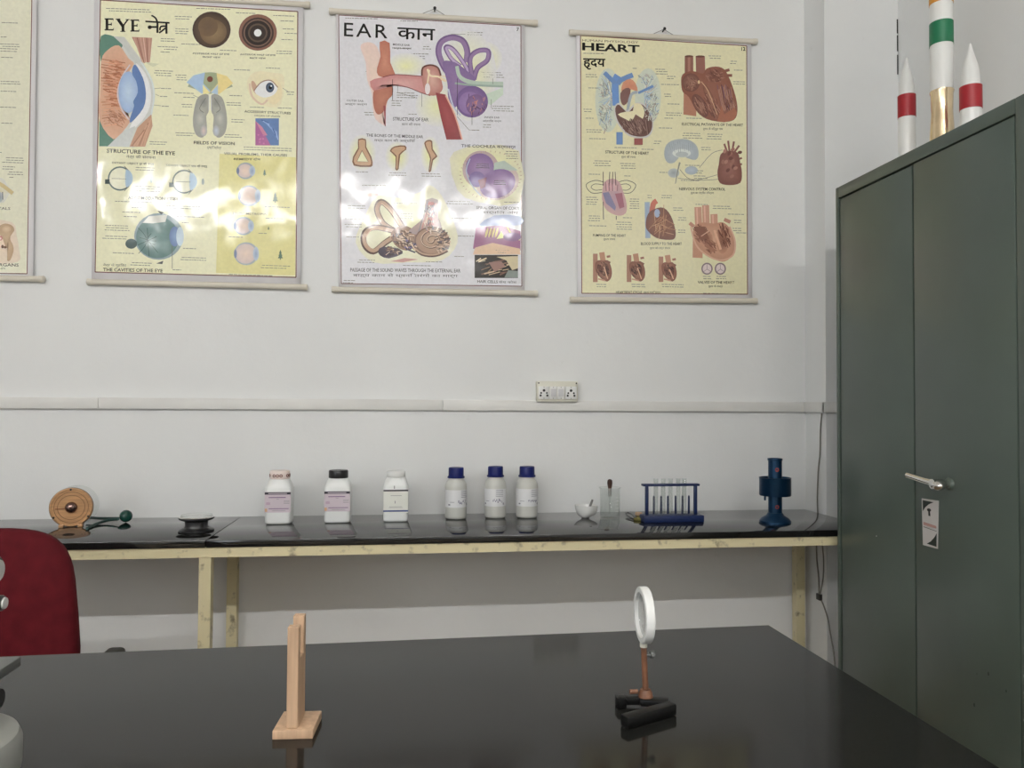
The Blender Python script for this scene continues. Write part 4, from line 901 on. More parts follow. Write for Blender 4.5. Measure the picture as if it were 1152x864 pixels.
# ------------------------------------------------------------------ steel cabinet
CX = 1.40
def cabinet():
    pf = onX(940, 212, CX); top = pf.z; Yf = pf.y; Yn = onX(1158, 300, CX).y; Xb = RX-.012
    t = thing('steel_cabinet', 'tall grey green steel two door cupboard with chrome handle', 'cabinet', (CX, (Yf+Yn)/2, 0))
    body = MB().rbox(CX+.02, Xb, Yn, Yf, .06, top-.001, .003).box(CX+.03, CX+.06, Yn+.01, Yf-.01, 0, .06).box(Xb-.05, Xb-.02, Yn+.01, Yf-.01, 0, .06)
    obj('body', body, M_green, t, world=True)
    fw = .016; dtop = onX(945, 222, CX).z
    yl0 = Yf-fw; yn0 = onX(1144, 300, CX).y; ys = onX(1028, 400, CX).y
    fr = MB().rbox(CX, CX+.022, Yf-fw, Yf, .06, top, .0015).rbox(CX, CX+.022, Yn, yn0, .06, top, .0015).rbox(CX, CX+.022, yn0+.0005, Yf-fw-.0005, dtop, top, .0015).rbox(CX, CX+.022, yn0+.0005, Yf-fw-.0005, .06, .10, .0015)
    obj('door_frame', fr, M_green, t, world=True)
    d1 = obj('door', MB().rbox(CX+.001, CX+.0195, ys+.0042, yl0-.0085, .103, dtop-.006, .0025), M_green, t, world=True)
    d2 = obj('door', MB().rbox(CX-.001, CX+.0195, yn0+.0035, ys-.0042, .103, dtop-.005, .0025), M_green, t, world=True)
    obj('door_gap_shade', MB().box(CX+.016, CX+.0193, ys-.0040, ys+.0040, .103, dtop-.006).box(CX+.015, CX+.0193, yl0-.0072, yl0-.0006, .103, dtop-.001).box(CX+.015, CX+.0193, yn0+.004, yl0-.008, dtop-.0045, dtop-.0006), M_darkgap, t, world=True, smooth=0)  # dark strips set in the door gaps to stand in for their shade
    # lever handle
    pv = onX(1055, 544.5, CX-.035); tip = onX(1021, 534.5, CX-.04)
    h = obj('handle', MB().lathe([(.0, 0), (.013, 0), (.013, .030), (.009, .036), (.009, .05), (0, .053)], (0, 0, 0), 20, 'x').xform(Matrix.Translation((CX-.052, pv.y, pv.z))), M_chrome, d2, world=True)
    obj('lever', MB().tube([(CX-.036, pv.y-.004, pv.z), (CX-.038, pv.y+.04, pv.z*.75+tip.z*.25), (CX-.040, tip.y, tip.z)], [.011, .0095, .008], 14), M_chrome, d2, world=True)
    obj('lever_nose', MB().sphere((CX-.040, pv.y-.008, pv.z-.003), .015, 1.05, 1.35, .9), M_chrome, d2, world=True)
    obj('escutcheon', MB().lathe([(0, 0), (.012, 0), (.016, .003), (.017, .006), (0, .006)], (0, 0, 0), 24, 'x').xform(Matrix.Translation((CX-.0072, pv.y, pv.z))), M_green, d2, world=True)
    # key plate sticker with dark corners, keyhole and pale red strip
    k = lambda px, py, e=0: onX(px, py, CX-.0016-e)
    c = [k(1037, 560.5), k(1056, 563.5), k(1055, 617.5), k(1038.5, 613)]
    def plate(name, pts, m, d0, d1, par):
        n = len(pts); mb = MB(); mb.add([Vector((CX-d0, p.y, p.z)) for p in pts]+[Vector((CX-d1, p.y, p.z)) for p in pts], [tuple(range(n)), tuple(range(2*n-1, n-1, -1))]+[(i, (i+1) % n, (i+1) % n+n, i+n) for i in range(n)])
        return obj(name, mb, m, par, world=True, smooth=0)
    ms_ = mat('plate_white', (.52, .50, .49), .3)
    pl = plate('key_plate', c, ms_, .0011, .0022, d2)
    dk = mat('plate_dark_green', (.008, .018, .014), .3)
    Y = lambda u, v: c[0].lerp(c[1], u).lerp(c[3].lerp(c[2], u), v)
    plate('plate_corner', [Y(.07, .035), Y(.72, .045), Y(.45, .10), Y(.22, .18), Y(.07, .27)], dk, .0023, .0026, pl)
    plate('plate_corner', [Y(.93, .965), Y(.93, .68), Y(.78, .78), Y(.55, .88), Y(.28, .95)], dk, .0023, .0026, pl)
    kh = [Y(.45+.12*math.cos(q), .225+.035*math.sin(q)) for q in [R(i*30) for i in range(12)]]
    plate('keyhole', kh, M_black, .0023, .0029, pl); plate('keyhole_slot', [Y(.40, .235), Y(.50, .235), Y(.53, .35), Y(.42, .35)], M_black, .0023, .0028, pl)
    plate('plate_stripe', [Y(.08, .50), Y(.90, .53), Y(.90, .585), Y(.08, .565)], mat('plate_pink', (.42, .24, .22), .3), .0023, .0026, pl)
    plate('plate_line', [Y(.08, .60), Y(.92, .635), Y(.92, .645), Y(.08, .61)], dk, .0023, .0026, pl)
    # paint chips
    for px, py, r in ((1112, 758, .0028), (1132, 777.5, .0022), (1096, 793, .003), (986, 603, .0015), (1099, 758, .0012)):
        p = k(px, py); obj('paint_chip', MB().lathe([(0, 0), (r, 0), (r*.8, .0005), (0, .0005)], (0, 0, 0), 8, 'x').xform(Matrix.Translation((CX-.0016, p.y, p.z)) @ Matrix.Diagonal((1, 1, 1.7, 1))), dk if px > 1000 else M_white, t, world=True)
    p = onX(1069, 187, CX); obj('rust_spot', MB().lathe([(0, 0), (.004, 0), (.003, .0006), (0, .0006)], (0, 0, 0), 8, 'x').xform(Matrix.Translation((CX-.0007, p.y, p.z-.003))), M_rust, t, world=True)
    return top, Yf, Yn
CTOP, CYF, CYN = cabinet()

# ------------------------------------------------------------------ model rocket on the cabinet
def rocket():
    RXc = 1.56
    yc = onX(1060, 150, RXc).y
    t = thing('model_rocket', 'white model rocket with two boosters and gold foil waist on the cabinet', 'model rocket', (RXc, yc, CTOP))
    m = lambda px, py, d=0: onX(px, py, RXc)
    obj('stand', MB().rbox(-.05, .05, -.22, .20, 0, .012, .002), M_wood, t)
    def boost(px, ytip, yb0, yb1, rpx):
        p = m(px, yb0); r = rpx*pxm(px, yb0, p.y); zt = m(px, ytip).z-CTOP; z1 = m(px, yb0).z-CTOP; z0 = m(px, yb1).z-CTOP; dy = p.y-yc
        b = obj('booster', MB().lathe([(0, .0125), (r, .0125), (r, z1), (r*.88, z1+.001), (r*.86, z1+.03), (r*.74, z1+.055), (r*.25, zt-.02), (r*.10, zt), (0, zt+.002)], (0, dy, 0), 28), M_white, t)
        obj('red_band', MB().shell([(r+.0002, z0), (r+.0012, z0), (r+.0012, z1), (r+.0002, z1)], (0, dy, 0), 28), M_redband, b)
    boost(1020, 65, 108, 133, 9); boost(1092, 49, 98, 124, 11)
    r = 11.8*pxm(1060, 80, m(1060, 80).y)
    zg = m(1059, 103).z-CTOP; zgb0 = m(1060, 51).z-CTOP; zgb1 = m(1061, 25).z-CTOP; zo = m(1062, 3).z-CTOP
    core = obj('core_stage', MB().lathe([(0, zg), (r, zg), (r, zo+.12), (r*.7, zo+.17), (r*.2, zo+.22), (0, zo+.225)], (0, 0, 0), 32), M_white, t)
    obj('green_band', MB().shell([(r+.0002, zgb0), (r+.0012, zgb0), (r+.0012, zgb1), (r+.0002, zgb1)], (0, 0, 0), 32), M_greenband, core)
    obj('orange_band', MB().shell([(r+.0002, zo), (r+.0012, zo), (r+.0012, zo+.05), (r+.0002, zo+.05)], (0, 0, 0), 32), M_orange, core)
    obj('gold_foil_waist', MB().lathe([(0, .0125), (r*1.1, .0125), (r*1.08, zg*.35), (r*.93, zg*.7), (r*.97, zg-.01), (r*1.04, zg-.004), (r*1.04, zg-.0002), (0, zg-.0002)], (0, 0, 0), 32), M_gold, t)
rocket()

# ------------------------------------------------------------------ things on the bench
def base(px, py): return onZ(px, py, BZ)
def grow(px, py):                         # metres per pixel where a thing stands
    return pxm(px, py, base(px, py).y)

def jar(px, py, wpx, hpx, capm, cappx, caph, lab, kind):
    b = base(px, py); k = grow(px, py); W = wpx*k/2; H = hpx*k; D = W*.9
    t = thing('chemical_bottle', lab, 'bottle', (b.x, b.y+D, BZ), group='white square chemical bottles')
    ch = caph*k; sh = .026; zb = H-ch-.004
    # body: rounded square sections
    def ring(s, z, rx, ry, e=5):
        out = []
        for i in range(40):
            a = 2*PI*i/40; c, q = math.cos(a), math.sin(a)
            out.append((rx*math.copysign(abs(c)**(2/e), c), ry*math.copysign(abs(q)**(2/e), q), z))
        return out
    rows = [(0, .90, 5), (.003, .98, 5), (.010, 1, 6), (zb-sh-.006, 1, 6), (zb-sh, .97, 5), (zb-sh*.4, .84, 3.5), (zb, cappx*k/2/W*.98, 2)]
    mb = MB(); vs = []
    for z, s, e in rows: vs += ring(0, z, W*s, D*s, e)
    n = 40; fs = [(i*n+j, i*n+(j+1) % n, (i+1)*n+(j+1) % n, (i+1)*n+j) for i in range(len(rows)-1) for j in range(n)]+[tuple(reversed(range(n))), tuple((len(rows)-1)*n+j for j in range(n))]
    mb.add(vs, fs); body = obj('body', mb, M_hdpew, t, smooth=50)
    rc = cappx*k/2
    cap = obj('cap', MB().lathe([(0, zb+.0003), (rc*.97, zb+.0003), (rc, zb+.003), (rc, H-.004), (rc*.94, H), (0, H)], (0, 0, 0), 36), capm, t)
    if kind == 'red':
        for i in range(18):
            a = 2*PI*(i+.25)/18
            if i % 4 == 3: continue
            mbr = MB().shell([(.0028, -.0006), (.0056, -.0006), (.0056, .0006), (.0028, .0006)], (0, 0, 0), 12)
            mbr.xform(Matrix.Translation((rc*1.001*math.cos(a), rc*1.001*math.sin(a), zb+ch*.5)) @ Matrix.Rotation(a, 4, 'Z') @ Matrix.Rotation(R(90), 4, 'Y'))
            obj('cap_print', mbr, mat('red_brown_print', S(120, 60, 45, 1.1), .5), cap)
    # label wrapped on the front, raised a hair over the body
    def patch(name, x0, x1, z0, z1, m, par, e=.0006):
        q = MB()
        q.box(W*x0, W*x1, -D-e, -D-e+.0005, z0, z1)
        return obj(name, q, m, par, smooth=0)
    pink = mat('label_pink', S(196, 180, 190, 1.25), .5, var=.04); cream = mat('label_cream', S(212, 212, 202, 1.3), .5, var=.04)
    inkm = mat('label_ink', (.03, .025, .04), .5); purple = mat('label_purple', S(120, 70, 130, 1.2), .5); blu = mat('label_blue', (.05, .08, .25), .5); gy = mat('label_grey', (.30, .28, .30), .5)
    z1 = H*.61; z0 = H*.225
    if kind == 'plain':
        l = patch('label', -.97, .97, H*.18, H*.64, cream, body, .0006)
        patch('label_band', -.97, .97, H*.61, H*.64, inkm, l, .0009); patch('label_band', -.97, .97, H*.205, H*.235, blu, l, .0009)
        patch('label_line', -.4, .45, H*.52, H*.528, gy, l, .0009); patch('label_line', -.5, .5, H*.30, H*.307, gy, l, .0009); patch('label_line', -.08, -.02, H*.37, H*.42, gy, l, .0009); patch('label_line', -.55, .55, H*.28, H*.284, gy, l, .0009)
        patch('label_mark', -.15, -.08, H*.66, H*.72, gy, body, .0006)
    else:
        l = patch('label', -.97, .97, z0, z1, pink, body)
        patch('label_band', -.96, .96, z1-.0085, z1-.0005, inkm, l, .0009); patch('label_line', -.7, .68, z1-.006, z1-.0035, pink, l, .0012)
        patch('label_line', -.66, .6, H*.50, H*.515, purple, l, .0009); patch('label_line', -.1, .1, H*.475, H*.482, gy, l, .0009)
        for i in range(3): patch('label_line', .45, .88, H*(.44-i*.025), H*(.447-i*.025), gy, l, .0009)
        patch('label_mark', -.85, -.55, H*.37, H*.42, mat('label_mauve', S(180, 150, 172, 1.3), .5), l, .0009); patch('label_line', -.65, .82, H*.29, H*.303, purple, l, .0009); patch('label_line', -.4, .6, H*.255, H*.262, gy, l, .0009)
        patch('label_mark', -.93, -.76, H*.24, H*.30, mat('label_orange', S(200, 150, 100, 1.3), .5), l, .0009)
jar(312, 590, 29.5, 59.5, mat('pale_cap_plastic', S(214, 196, 188, 1.3), .4), 22.5, 8, 'white chemical bottle with pink label and red patterned cap', 'red')
jar(379, 588.5, 29.5, 58.5, M_black, 22, 7.5, 'white chemical bottle with pink label and black cap', 'black')
jar(445, 587.3, 28.5, 56.5, M_white, 21.5, 5.5, 'white chemical bottle with white cap and pale dark edged label', 'plain')

def round_bottle(px, py, lab, turn):
    b = base(px, py); k = grow(px, py); r = 12.3*k; H = 57.5*k
    t = thing('reagent_bottle', lab, 'bottle', (b.x, b.y+r, BZ), turn, 'blue capped reagent bottles')
    zc = H-13.2*k; rn = 8.6*k
    obj('body', MB().lathe([(0, 0), (r*.9, 0), (r*.97, .003), (r, .009), (r, zc-.026), (r*.97, zc-.018), (r*.85, zc-.008), (rn, zc-.001), (rn, zc+.004), (0, zc+.004)], (0, 0, 0), 40), M_hdpe, t, smooth=50)
    obj('cap', MB().lathe([(0, zc+.0045), (rn*1.14, zc+.0045), (rn*1.14, zc+.010), (rn*1.02, zc+.012), (rn*1.0, H-.003), (rn*.95, H), (0, H)], (0, 0, 0), 36), M_bluecap, t)
    for i in range(36):
        pass
    lab_ = mat('reagent_label', S(204, 204, 206, 1.35), .5, var=.02); ink = mat('label_grey2', (.22, .22, .26), .5)
    def band(name, a0, a1, z0, z1, m, par, e):
        n = max(2, int(abs(a1-a0)/8)); vs = []
        for i in range(n+1):
            a = R(a0+(a1-a0)*i/n)
            for rr, z in ((r+e, z0), (r+e, z1)): vs.append((rr*math.cos(a), rr*math.sin(a), z))
        return obj(name, MB().add(vs, [(2*i, 2*i+2, 2*i+3, 2*i+1) for i in range(n)]), m, par, smooth=60, clean=False)
    l = band('label', -190, -10, H*.23, H*.57, lab_, t, .0006)
    for i in range(5): band('label_line', -80, -38, H*(.545-i*.03), H*(.553-i*.03), ink, l, .001)
    for i in range(9):
        a = -95+i*6; z = H*(.29+random.uniform(0, .05)); band('label_mark', a, a+random.uniform(2, 4.5), z, z+H*random.uniform(.02, .05), mat('mark_violet', (.12, .11, .20), .5), l, .001)
    band('label_mark', -150, -138, H*.27, H*.295, ink, l, .001); band('label_mark', -40, -33, H*.26, H*.30, ink, l, .001); band('label_line', -140, -115, H*.33, H*.338, ink, l, .001)
round_bottle(513.5, 584.5, 'clear plastic bottle with blue cap, nearest the white chemical bottles', R(14))
round_bottle(558.5, 583.2, 'clear plastic bottle with blue cap, middle one of three', R(-14))
round_bottle(594.5, 583.2, 'clear plastic bottle with blue cap, nearest the mortar', R(4))

# mortar dish with pestle
def mortar():
    b = base(660, 583); k = grow(660, 583); r = 12.2*k; h = 14*k
    t = thing('porcelain_mortar', 'small white porcelain mortar bowl beside the beaker', 'mortar', (b.x, b.y+.02, BZ))
    n = 36; mb = MB()
    prof = [(.0, .0), (r*.34, 0), (r*.40, .0015), (r*.66, h*.16), (r*.85, h*.40), (r*.95, h*.68), (r, h), (r*.96, h), (r*.88, h*.66), (r*.74, h*.38), (r*.5, h*.2), (0, h*.12)]
    mb.lathe(prof, (0, 0, 0), n)
    for v in mb.v:                       # pouring lip
        a = math.atan2(v.y, v.x); rr = math.hypot(v.x, v.y)
        if rr > r*.7:
            d = math.exp(-(((a+.35)/.28)**2)); v.x *= 1+.16*d; v.z -= .004*d
    obj('bowl', mb, M_porc, t, smooth=50)
    p = thing('pestle', 'short grey pestle leaning in the white mortar bowl', 'pestle', (b.x, b.y+.02, BZ+h*.2))
    obj('pestle_rod', MB().tube([(.004, 0, .009), (r*.35, -.004, h*.55), (r*.62, -.008, h*1.25)], [.006, .0045, .004], 12), mat('grey_stone', (.22, .22, .21), .5), p)
mortar()
# beaker and dropper
def beaker():
    b = base(689, 583); k = grow(689, 583); r = 11.3*k; H = 33.5*k
    t = thing('glass_beaker', 'clear glass beaker with a dropper standing in it', 'beaker', (b.x, b.y+r, BZ))
    obj('glass', MB().lathe([(0, .0002), (r*.94, .0002), (r, .006), (r, H-.006), (r*1.12, H), (r*1.08, H), (r*.955, H-.008), (r*.955, .008), (r*.9, .005), (0, .005)], (0, 0, 0), 36), M_glass, t, smooth=50)
    gm = mat('white_graduation', (.85, .85, .85), .5)
    for i in range(5):
        z = H*(.2+.12*i); vs = []
        for j in range(5):
            a = R(-70+j*(6 if i % 2 else 4))
            vs += [((r+.0004)*math.cos(a), (r+.0004)*math.sin(a), z), ((r+.0004)*math.cos(a), (r+.0004)*math.sin(a), z+.0012)]
        obj('graduation', MB().add(vs, [(2*j, 2*j+2, 2*j+3, 2*j+1) for j in range(4)]), gm, t, clean=False)
    d = thing('dropper', 'glass dropper with brown rubber bulb standing in the beaker', 'dropper', (b.x, b.y+r, BZ+.006))
    x = -.002; zt = 41*k
    obj('rubber_bulb', MB().lathe([(0, zt-.034), (.0062, zt-.034), (.0078, zt-.026), (.0098, zt-.014), (.0088, zt-.004), (.004, zt), (0, zt)], (x, -.006, 0), 20), M_teat, d)
    obj('collar', MB().lathe([(0, zt-.064), (.006, zt-.064), (.0062, zt-.040), (.0058, zt-.0345), (0, zt-.0345)], (x, -.006, 0), 16), M_steel, d)
    obj('glass_stem', MB().tube([(x, -.006, zt-.0642), (x, -.006, zt-.10), (x-.001, -.004, .0015)], [.0035, .0032, .0014], 12), M_glass, d)
beaker()
# tongs
def tongs():
    b = base(714, 583)
    t = thing('test_tube_holder', 'small test tube holder with black wire loop and brass jaws', 'tube holder', (b.x, b.y, BZ), 0)
    L = lambda px, py, z=.004: (onZ(px, py, BZ+z)-Vector((b.x, b.y, BZ)))
    obj('wire_loop', MB().tube(sp3([L(717, 584.5), L(711, 583), L(705.5, 580), L(704.5, 577.5), L(707, 576.8), L(711, 579), L(714, 582), L(718, 584)]), .0022, 8), M_black, t)
    obj('jaw', MB().rbox(-.019, .019, -.004, .004, 0, .011, .002).xform(Matrix.Translation(L(719, 586, 0)) @ Matrix.Rotation(R(-32), 4, 'Z')), M_brass, t)
    obj('jaw', MB().rbox(-.014, .014, -.003, .003, .0005, .012, .002).xform(Matrix.Translation(L(720.5, 584, 0)) @ Matrix.Rotation(R(-42), 4, 'Z')), M_brass, t)
    obj('wooden_grip', MB().rbox(-.013, .013, -.009, .009, 0, .013, .003).xform(Matrix.Translation(L(718.5, 580, 0)) @ Matrix.Rotation(R(-25), 4, 'Z')), M_wood, t)
def sp3(p, k=5):
    out = []
    for i in range(len(p)-1):
        a = [Vector(p[max(0, min(len(p)-1, i+j-1))]) for j in range(4)]
        for t in range(k):
            u = t/k; out.append(.5*((2*a[1])+(-a[0]+a[2])*u+(2*a[0]-5*a[1]+4*a[2]-a[3])*u*u+(-a[0]+3*a[1]-3*a[2]+a[3])*u**3))
    return out+[Vector(p[-1])]
tongs()

# test tube rack and tubes
def rack():
    b = base(758, 588); k = grow(758, 588); D = .062
    t = thing('test_tube_rack', 'dark blue plastic test tube rack with pegs', 'test tube rack', (b.x, b.y, BZ))
    x = lambda px: (px-758)*k*1.0
    H = 36.5*k
    bx0, bx1 = x(724), x(794)
    hb = .024
    obj('base_tray', MB().rbox(bx0, bx1, 0, D, .0, hb, .003), M_blue, t)
    s = (b.y+D*.6)/b.y; X = lambda px: x(px)*s
    tb = obj('top_bar', MB().rbox(X(724.5), X(790), D*.42-.012, D*.42+.016, H+.012, H+.020, .002), M_blue, t)
    for px in (729.5, 786): obj('post', MB().rbox(X(px)-.0055, X(px)+.0055, D*.42-.006, D*.42+.006, hb+.0003, H+.0117, .0015), M_blue, t)
    for px in (740, 748.5, 756.5, 765.5, 773.5, 781):
        obj('peg', MB().lathe([(0, hb+.0003), (.0042, hb+.0003), (.0034, hb+.062), (.002, hb+.066), (0, hb+.066)], (X(px), D*.78, 0), 12), M_blue, t)
    lab = ['clear test tube in the blue rack, first from the beaker side', 'clear test tube in the blue rack, second from the beaker side', 'clear test tube in the blue rack, middle of five', 'clear test tube in the blue rack, fourth from the beaker side', 'clear test tube in the blue rack, last from the beaker side']
    prof = [(0, 0), (.004, .0008), (.0068, .004), (.0078, .0095), (.0078, .126), (.0092, .1285), (.0086, .1285), (.0070, .125), (.0070, .0095), (.006, .005), (0, .002)]
    for i, px in enumerate((740, 748.5, 757, 766, 773)):
        q = thing('test_tube', lab[i], 'test tube', (b.x+X(px), b.y+D*.42, BZ+hb+.0006), 0, 'test tubes in the blue rack')
        obj('glass', MB().lathe(prof, (0, 0, 0), 18), M_glass, q, smooth=50)
rack()

# blue cylinder apparatus
def blue_device():
    b = base(879.5, 590); k = grow(879.5, 590)
    R1 = 17.6*k; r = 8*k
    t = thing('blue_apparatus', 'blue metal cylinder apparatus with wide collar and flared base', 'apparatus', (b.x, b.y+R1*.9, BZ))
    k *= 1.02; z = lambda py: (585-py)*k
    obj('flared_base', MB().lathe([(0, 0), (R1, 0), (R1*1.0, .006), (R1*.86, .016), (r*1.25, z(577)), (r*1.02, z(574)), (0, z(574))], (0, 0, 0), 40), M_bluemetal, t)
    obj('column', MB().lathe([(0, z(574)), (r*.96, z(574)), (r*.96, z(516)), (r*1.04, z(515.5)), (r*1.04, z(513.3)), (r*.92, z(513.3)), (r*.92, z(518)), (0, z(518))], (0, 0, 0), 36), M_bluemetal, t)
    Rc = R1*1.0
    obj('collar', MB().lathe([(r*.97, z(555)), (Rc*.97, z(555)), (Rc, z(554)), (Rc, z(535.5)), (Rc*1.02, z(534.8)), (Rc*.96, z(534.6)), (Rc*.94, z(537)), (r*.97, z(537))], (0, 0, 0), 40), M_bluemetal, t)
    a = R(-158)
    obj('spout', MB().tube([(Rc*.93*math.cos(a), Rc*.93*math.sin(a), z(556)+.003), (Rc*.93*math.cos(a), Rc*.93*math.sin(a), z(559.5))], .0035, 10), M_bluemetal, t)
    for py in (525.5, 567):
        mk = MB().shell([(.0035, -.0005), (.0072, -.0005), (.0072, .0005), (.0035, .0005)], (0, 0, 0), 16)
        an = R(-100); rr = r*.985
        mk.xform(Matrix.Translation((rr*math.cos(an), rr*math.sin(an), z(py))) @ Matrix.Rotation(an, 4, 'Z') @ Matrix.Rotation(R(90), 4, 'Y'))
        obj('red_mark', mk, mat('red_mark_print', (.22, .03, .025), .5), t)
blue_device()

# wooden disc with green bulb
def disc_device():
    b = base(80, 592.5); k = grow(80, 592.5); r = 21.8*k
    t = thing('wooden_disc_instrument', 'varnished wooden disc instrument with metal dome and green cord bulb', 'instrument', (b.x, b.y, BZ), R(15))
    obj('disc', MB().lathe([(0, -.008), (r*.96, -.008), (r, -.004), (r, .004), (r*.95, .009), (r*.90, .009), (r*.88, .006), (0, .006)], (0, 0, r), 48, 'y'), M_wooddisc, t)
    obj('clear_back_plate', MB().lathe([(r*.80, -.032), (r*1.04, -.032), (r*1.04, -.0285), (r*.80, -.0285)], (.012, 0, r*1.05), 48, 'y'), M_glass, t)
    obj('rim', MB().lathe([(r*1.0, -.004), (r*1.012, -.003), (r*1.012, .003), (r*1.0, .004)], (0, 0, r), 48, 'y', False), mat('dark_wood_rim', S(110, 70, 40, 1.2), .2), t)
    for rr in (.62, .78): obj('turned_groove', MB().lathe([(r*rr-.0008, .0061), (r*rr-.0008, .0066), (r*rr+.0008, .0066), (r*rr+.0008, .0061)], (0, 0, r), 48, 'y', False), mat('groove_wood', S(120, 80, 42, 1.1), .3), t)
    obj('metal_dome', MB().lathe([(0, .0062), (.0185, .0062), (.0185, .009), (.015, .015), (.008, .0195), (0, .021)], (0, 0, r), 32, 'y'), mat('bronze_dome', (.22, .14, .12), .2, .9), t)
    obj('pointer', MB().box(-.047, -.0187, -.0085, -.0065, r-.0045, r-.0022), mat('pointer_red', (.22, .06, .02), .4), t, smooth=0)
    for a in (92, 212, 328): obj('rim_stud', MB().lathe([(0, .0092), (.0035, .0092), (.003, .012), (0, .012)], (r*.92*math.cos(R(a)), 0, r+r*.92*math.sin(R(a))), 12, 'y'), M_black, t)
    for sx in (-1, 1): obj('foot', MB().rbox(sx*.028-.007, sx*.028+.007, -.02, .03, 0, .010, .002), M_wooddisc, t)
    ball = onZ(140, 581.5, BZ+.021); b0 = onZ(139.5, 588.3, BZ)
    g = thing('green_bulb', 'green ball on a doubled green cord beside the wooden disc', 'bulb', (b0.x, b0.y+.018, BZ))
    rb = 7.1*k
    obj('ball', MB().sphere((0, 0, rb), rb), M_greenball, g)
    o = Vector((b0.x, b0.y+.018, BZ)); q = lambda px, py, z: onZ(px, py, BZ+z)-o
    obj('cord', MB().tube(sp3([q(133, 583, .016), q(122, 583.2, .012), q(110, 583, .010), q(99, 582, .010)]), .0046, 10), M_greencord, g)
    obj('cord', MB().tube(sp3([q(133, 584, .014), q(120, 585.5, .008), q(108, 589.5, .0055), q(98, 594.5, .0047)]), .0046, 10), M_greencord, g)
disc_device()
# black spool
def spool():
    b = base(216.5, 600.5); k = grow(216.5, 600.5); r = 19.3*k; H = .045
    t = thing('black_spool', 'black wasp waisted reel with silver top plate on the bench', 'reel', (b.x, b.y+r*.85, BZ))
    obj('reel', MB().lathe([(0, 0), (r*.94, 0), (r, .002), (r, .007), (r*.9, .010), (r*.70, .013), (r*.64, .019), (r*.66, H-.011), (r*.92, H-.006), (r, H-.003), (r, H), (0, H)], (0, 0, 0), 40), M_black, t)
    obj('top_plate', MB().lathe([(0, H+.0003), (r*.95, H+.0003), (r*.97, H+.0015), (r*.93, H+.004), (r*.3, H+.005), (0, H+.005)], (0, 0, 0), 40), M_chrome, t)
    obj('glass_ring', MB().shell([(r*.86, H+.0052), (r*.90, H+.0052), (r*.88, H+.0095), (r*.84, H+.0095)], (0, 0, 0), 40), M_glass, t)
spool()

# hanging cable at the pillar
def cable():
    f = lambda px, py, d=.006: onX(px, py, PX0-d)
    pts = [f(924.5, 465), f(923, 485), f(922.5, 510), f(920.5, 530), f(919.5, 560), f(920, 577)]
    top = sp3(pts)
    t = thing('wall_cable', 'thin grey cable hanging down the pillar beside the bench', 'cable', (PX0-.006, top[-1].y, .3))
    obj('cable_run', MB().tube(top, .0028, 8), M_wire, t, world=True)
    obj('cable_run', MB().tube(sp3([f(918.5, 612), f(919, 630), f(921, 650), f(921.5, 671)]), .0028, 8), M_wire, t, world=True)
    obj('cable_run', MB().tube(sp3([f(925, 612, .010), f(926.5, 630, .010), f(926, 650, .010), f(923.5, 664, .010), f(922, 671, .010)]), .0025, 8), M_wire, t, world=True)
    obj('cable_run', MB().tube(sp3([f(922, 672), f(926, 680), f(931, 695), f(934, 712), f(938, 735), f(940, 760)]), .0028, 8), M_wire, t, world=True)
    c = f(921.5, 671.5, .008); obj('cable_clip', MB().rbox(c.x-.006, c.x+.006, c.y-.014, c.y+.014, c.z-.012, c.z+.012, .002), M_black, t, world=True)
cable()

# ------------------------------------------------------------------ things on the table
def wooden_stand():
    f = onZ(329, 832, TZ)
    t = thing('wooden_stand', 'pale wooden slotted upright on a square foot', 'wooden stand', (f.x, f.y, TZ), R(-4))
    k = pxm(329, 832, f.y)
    W = 22.5*k; D = .066; h = .012
    obj('foot', MB().rbox(-W, W, 0, D, 0, h, .0012), M_wood, t)
    w0, w1 = -.0095, .0055; y0, y1 = .005, .052; H = .147; sl = .045; pt = .013
    up = MB().prism([(y0, h+.0002), (y1, h+.0002), (y1, H+.006), (y1-pt, H+.006), (y1-pt, H-sl), (y0+pt, H-sl), (y0+pt, H), (y0, H)], w0, w1, 'x')
    o = obj('slotted_upright', up, M_wood, t, smooth=0)
    bv = o.modifiers.new('edge', 'BEVEL'); bv.width = .0008; bv.segments = 1
wooden_stand()

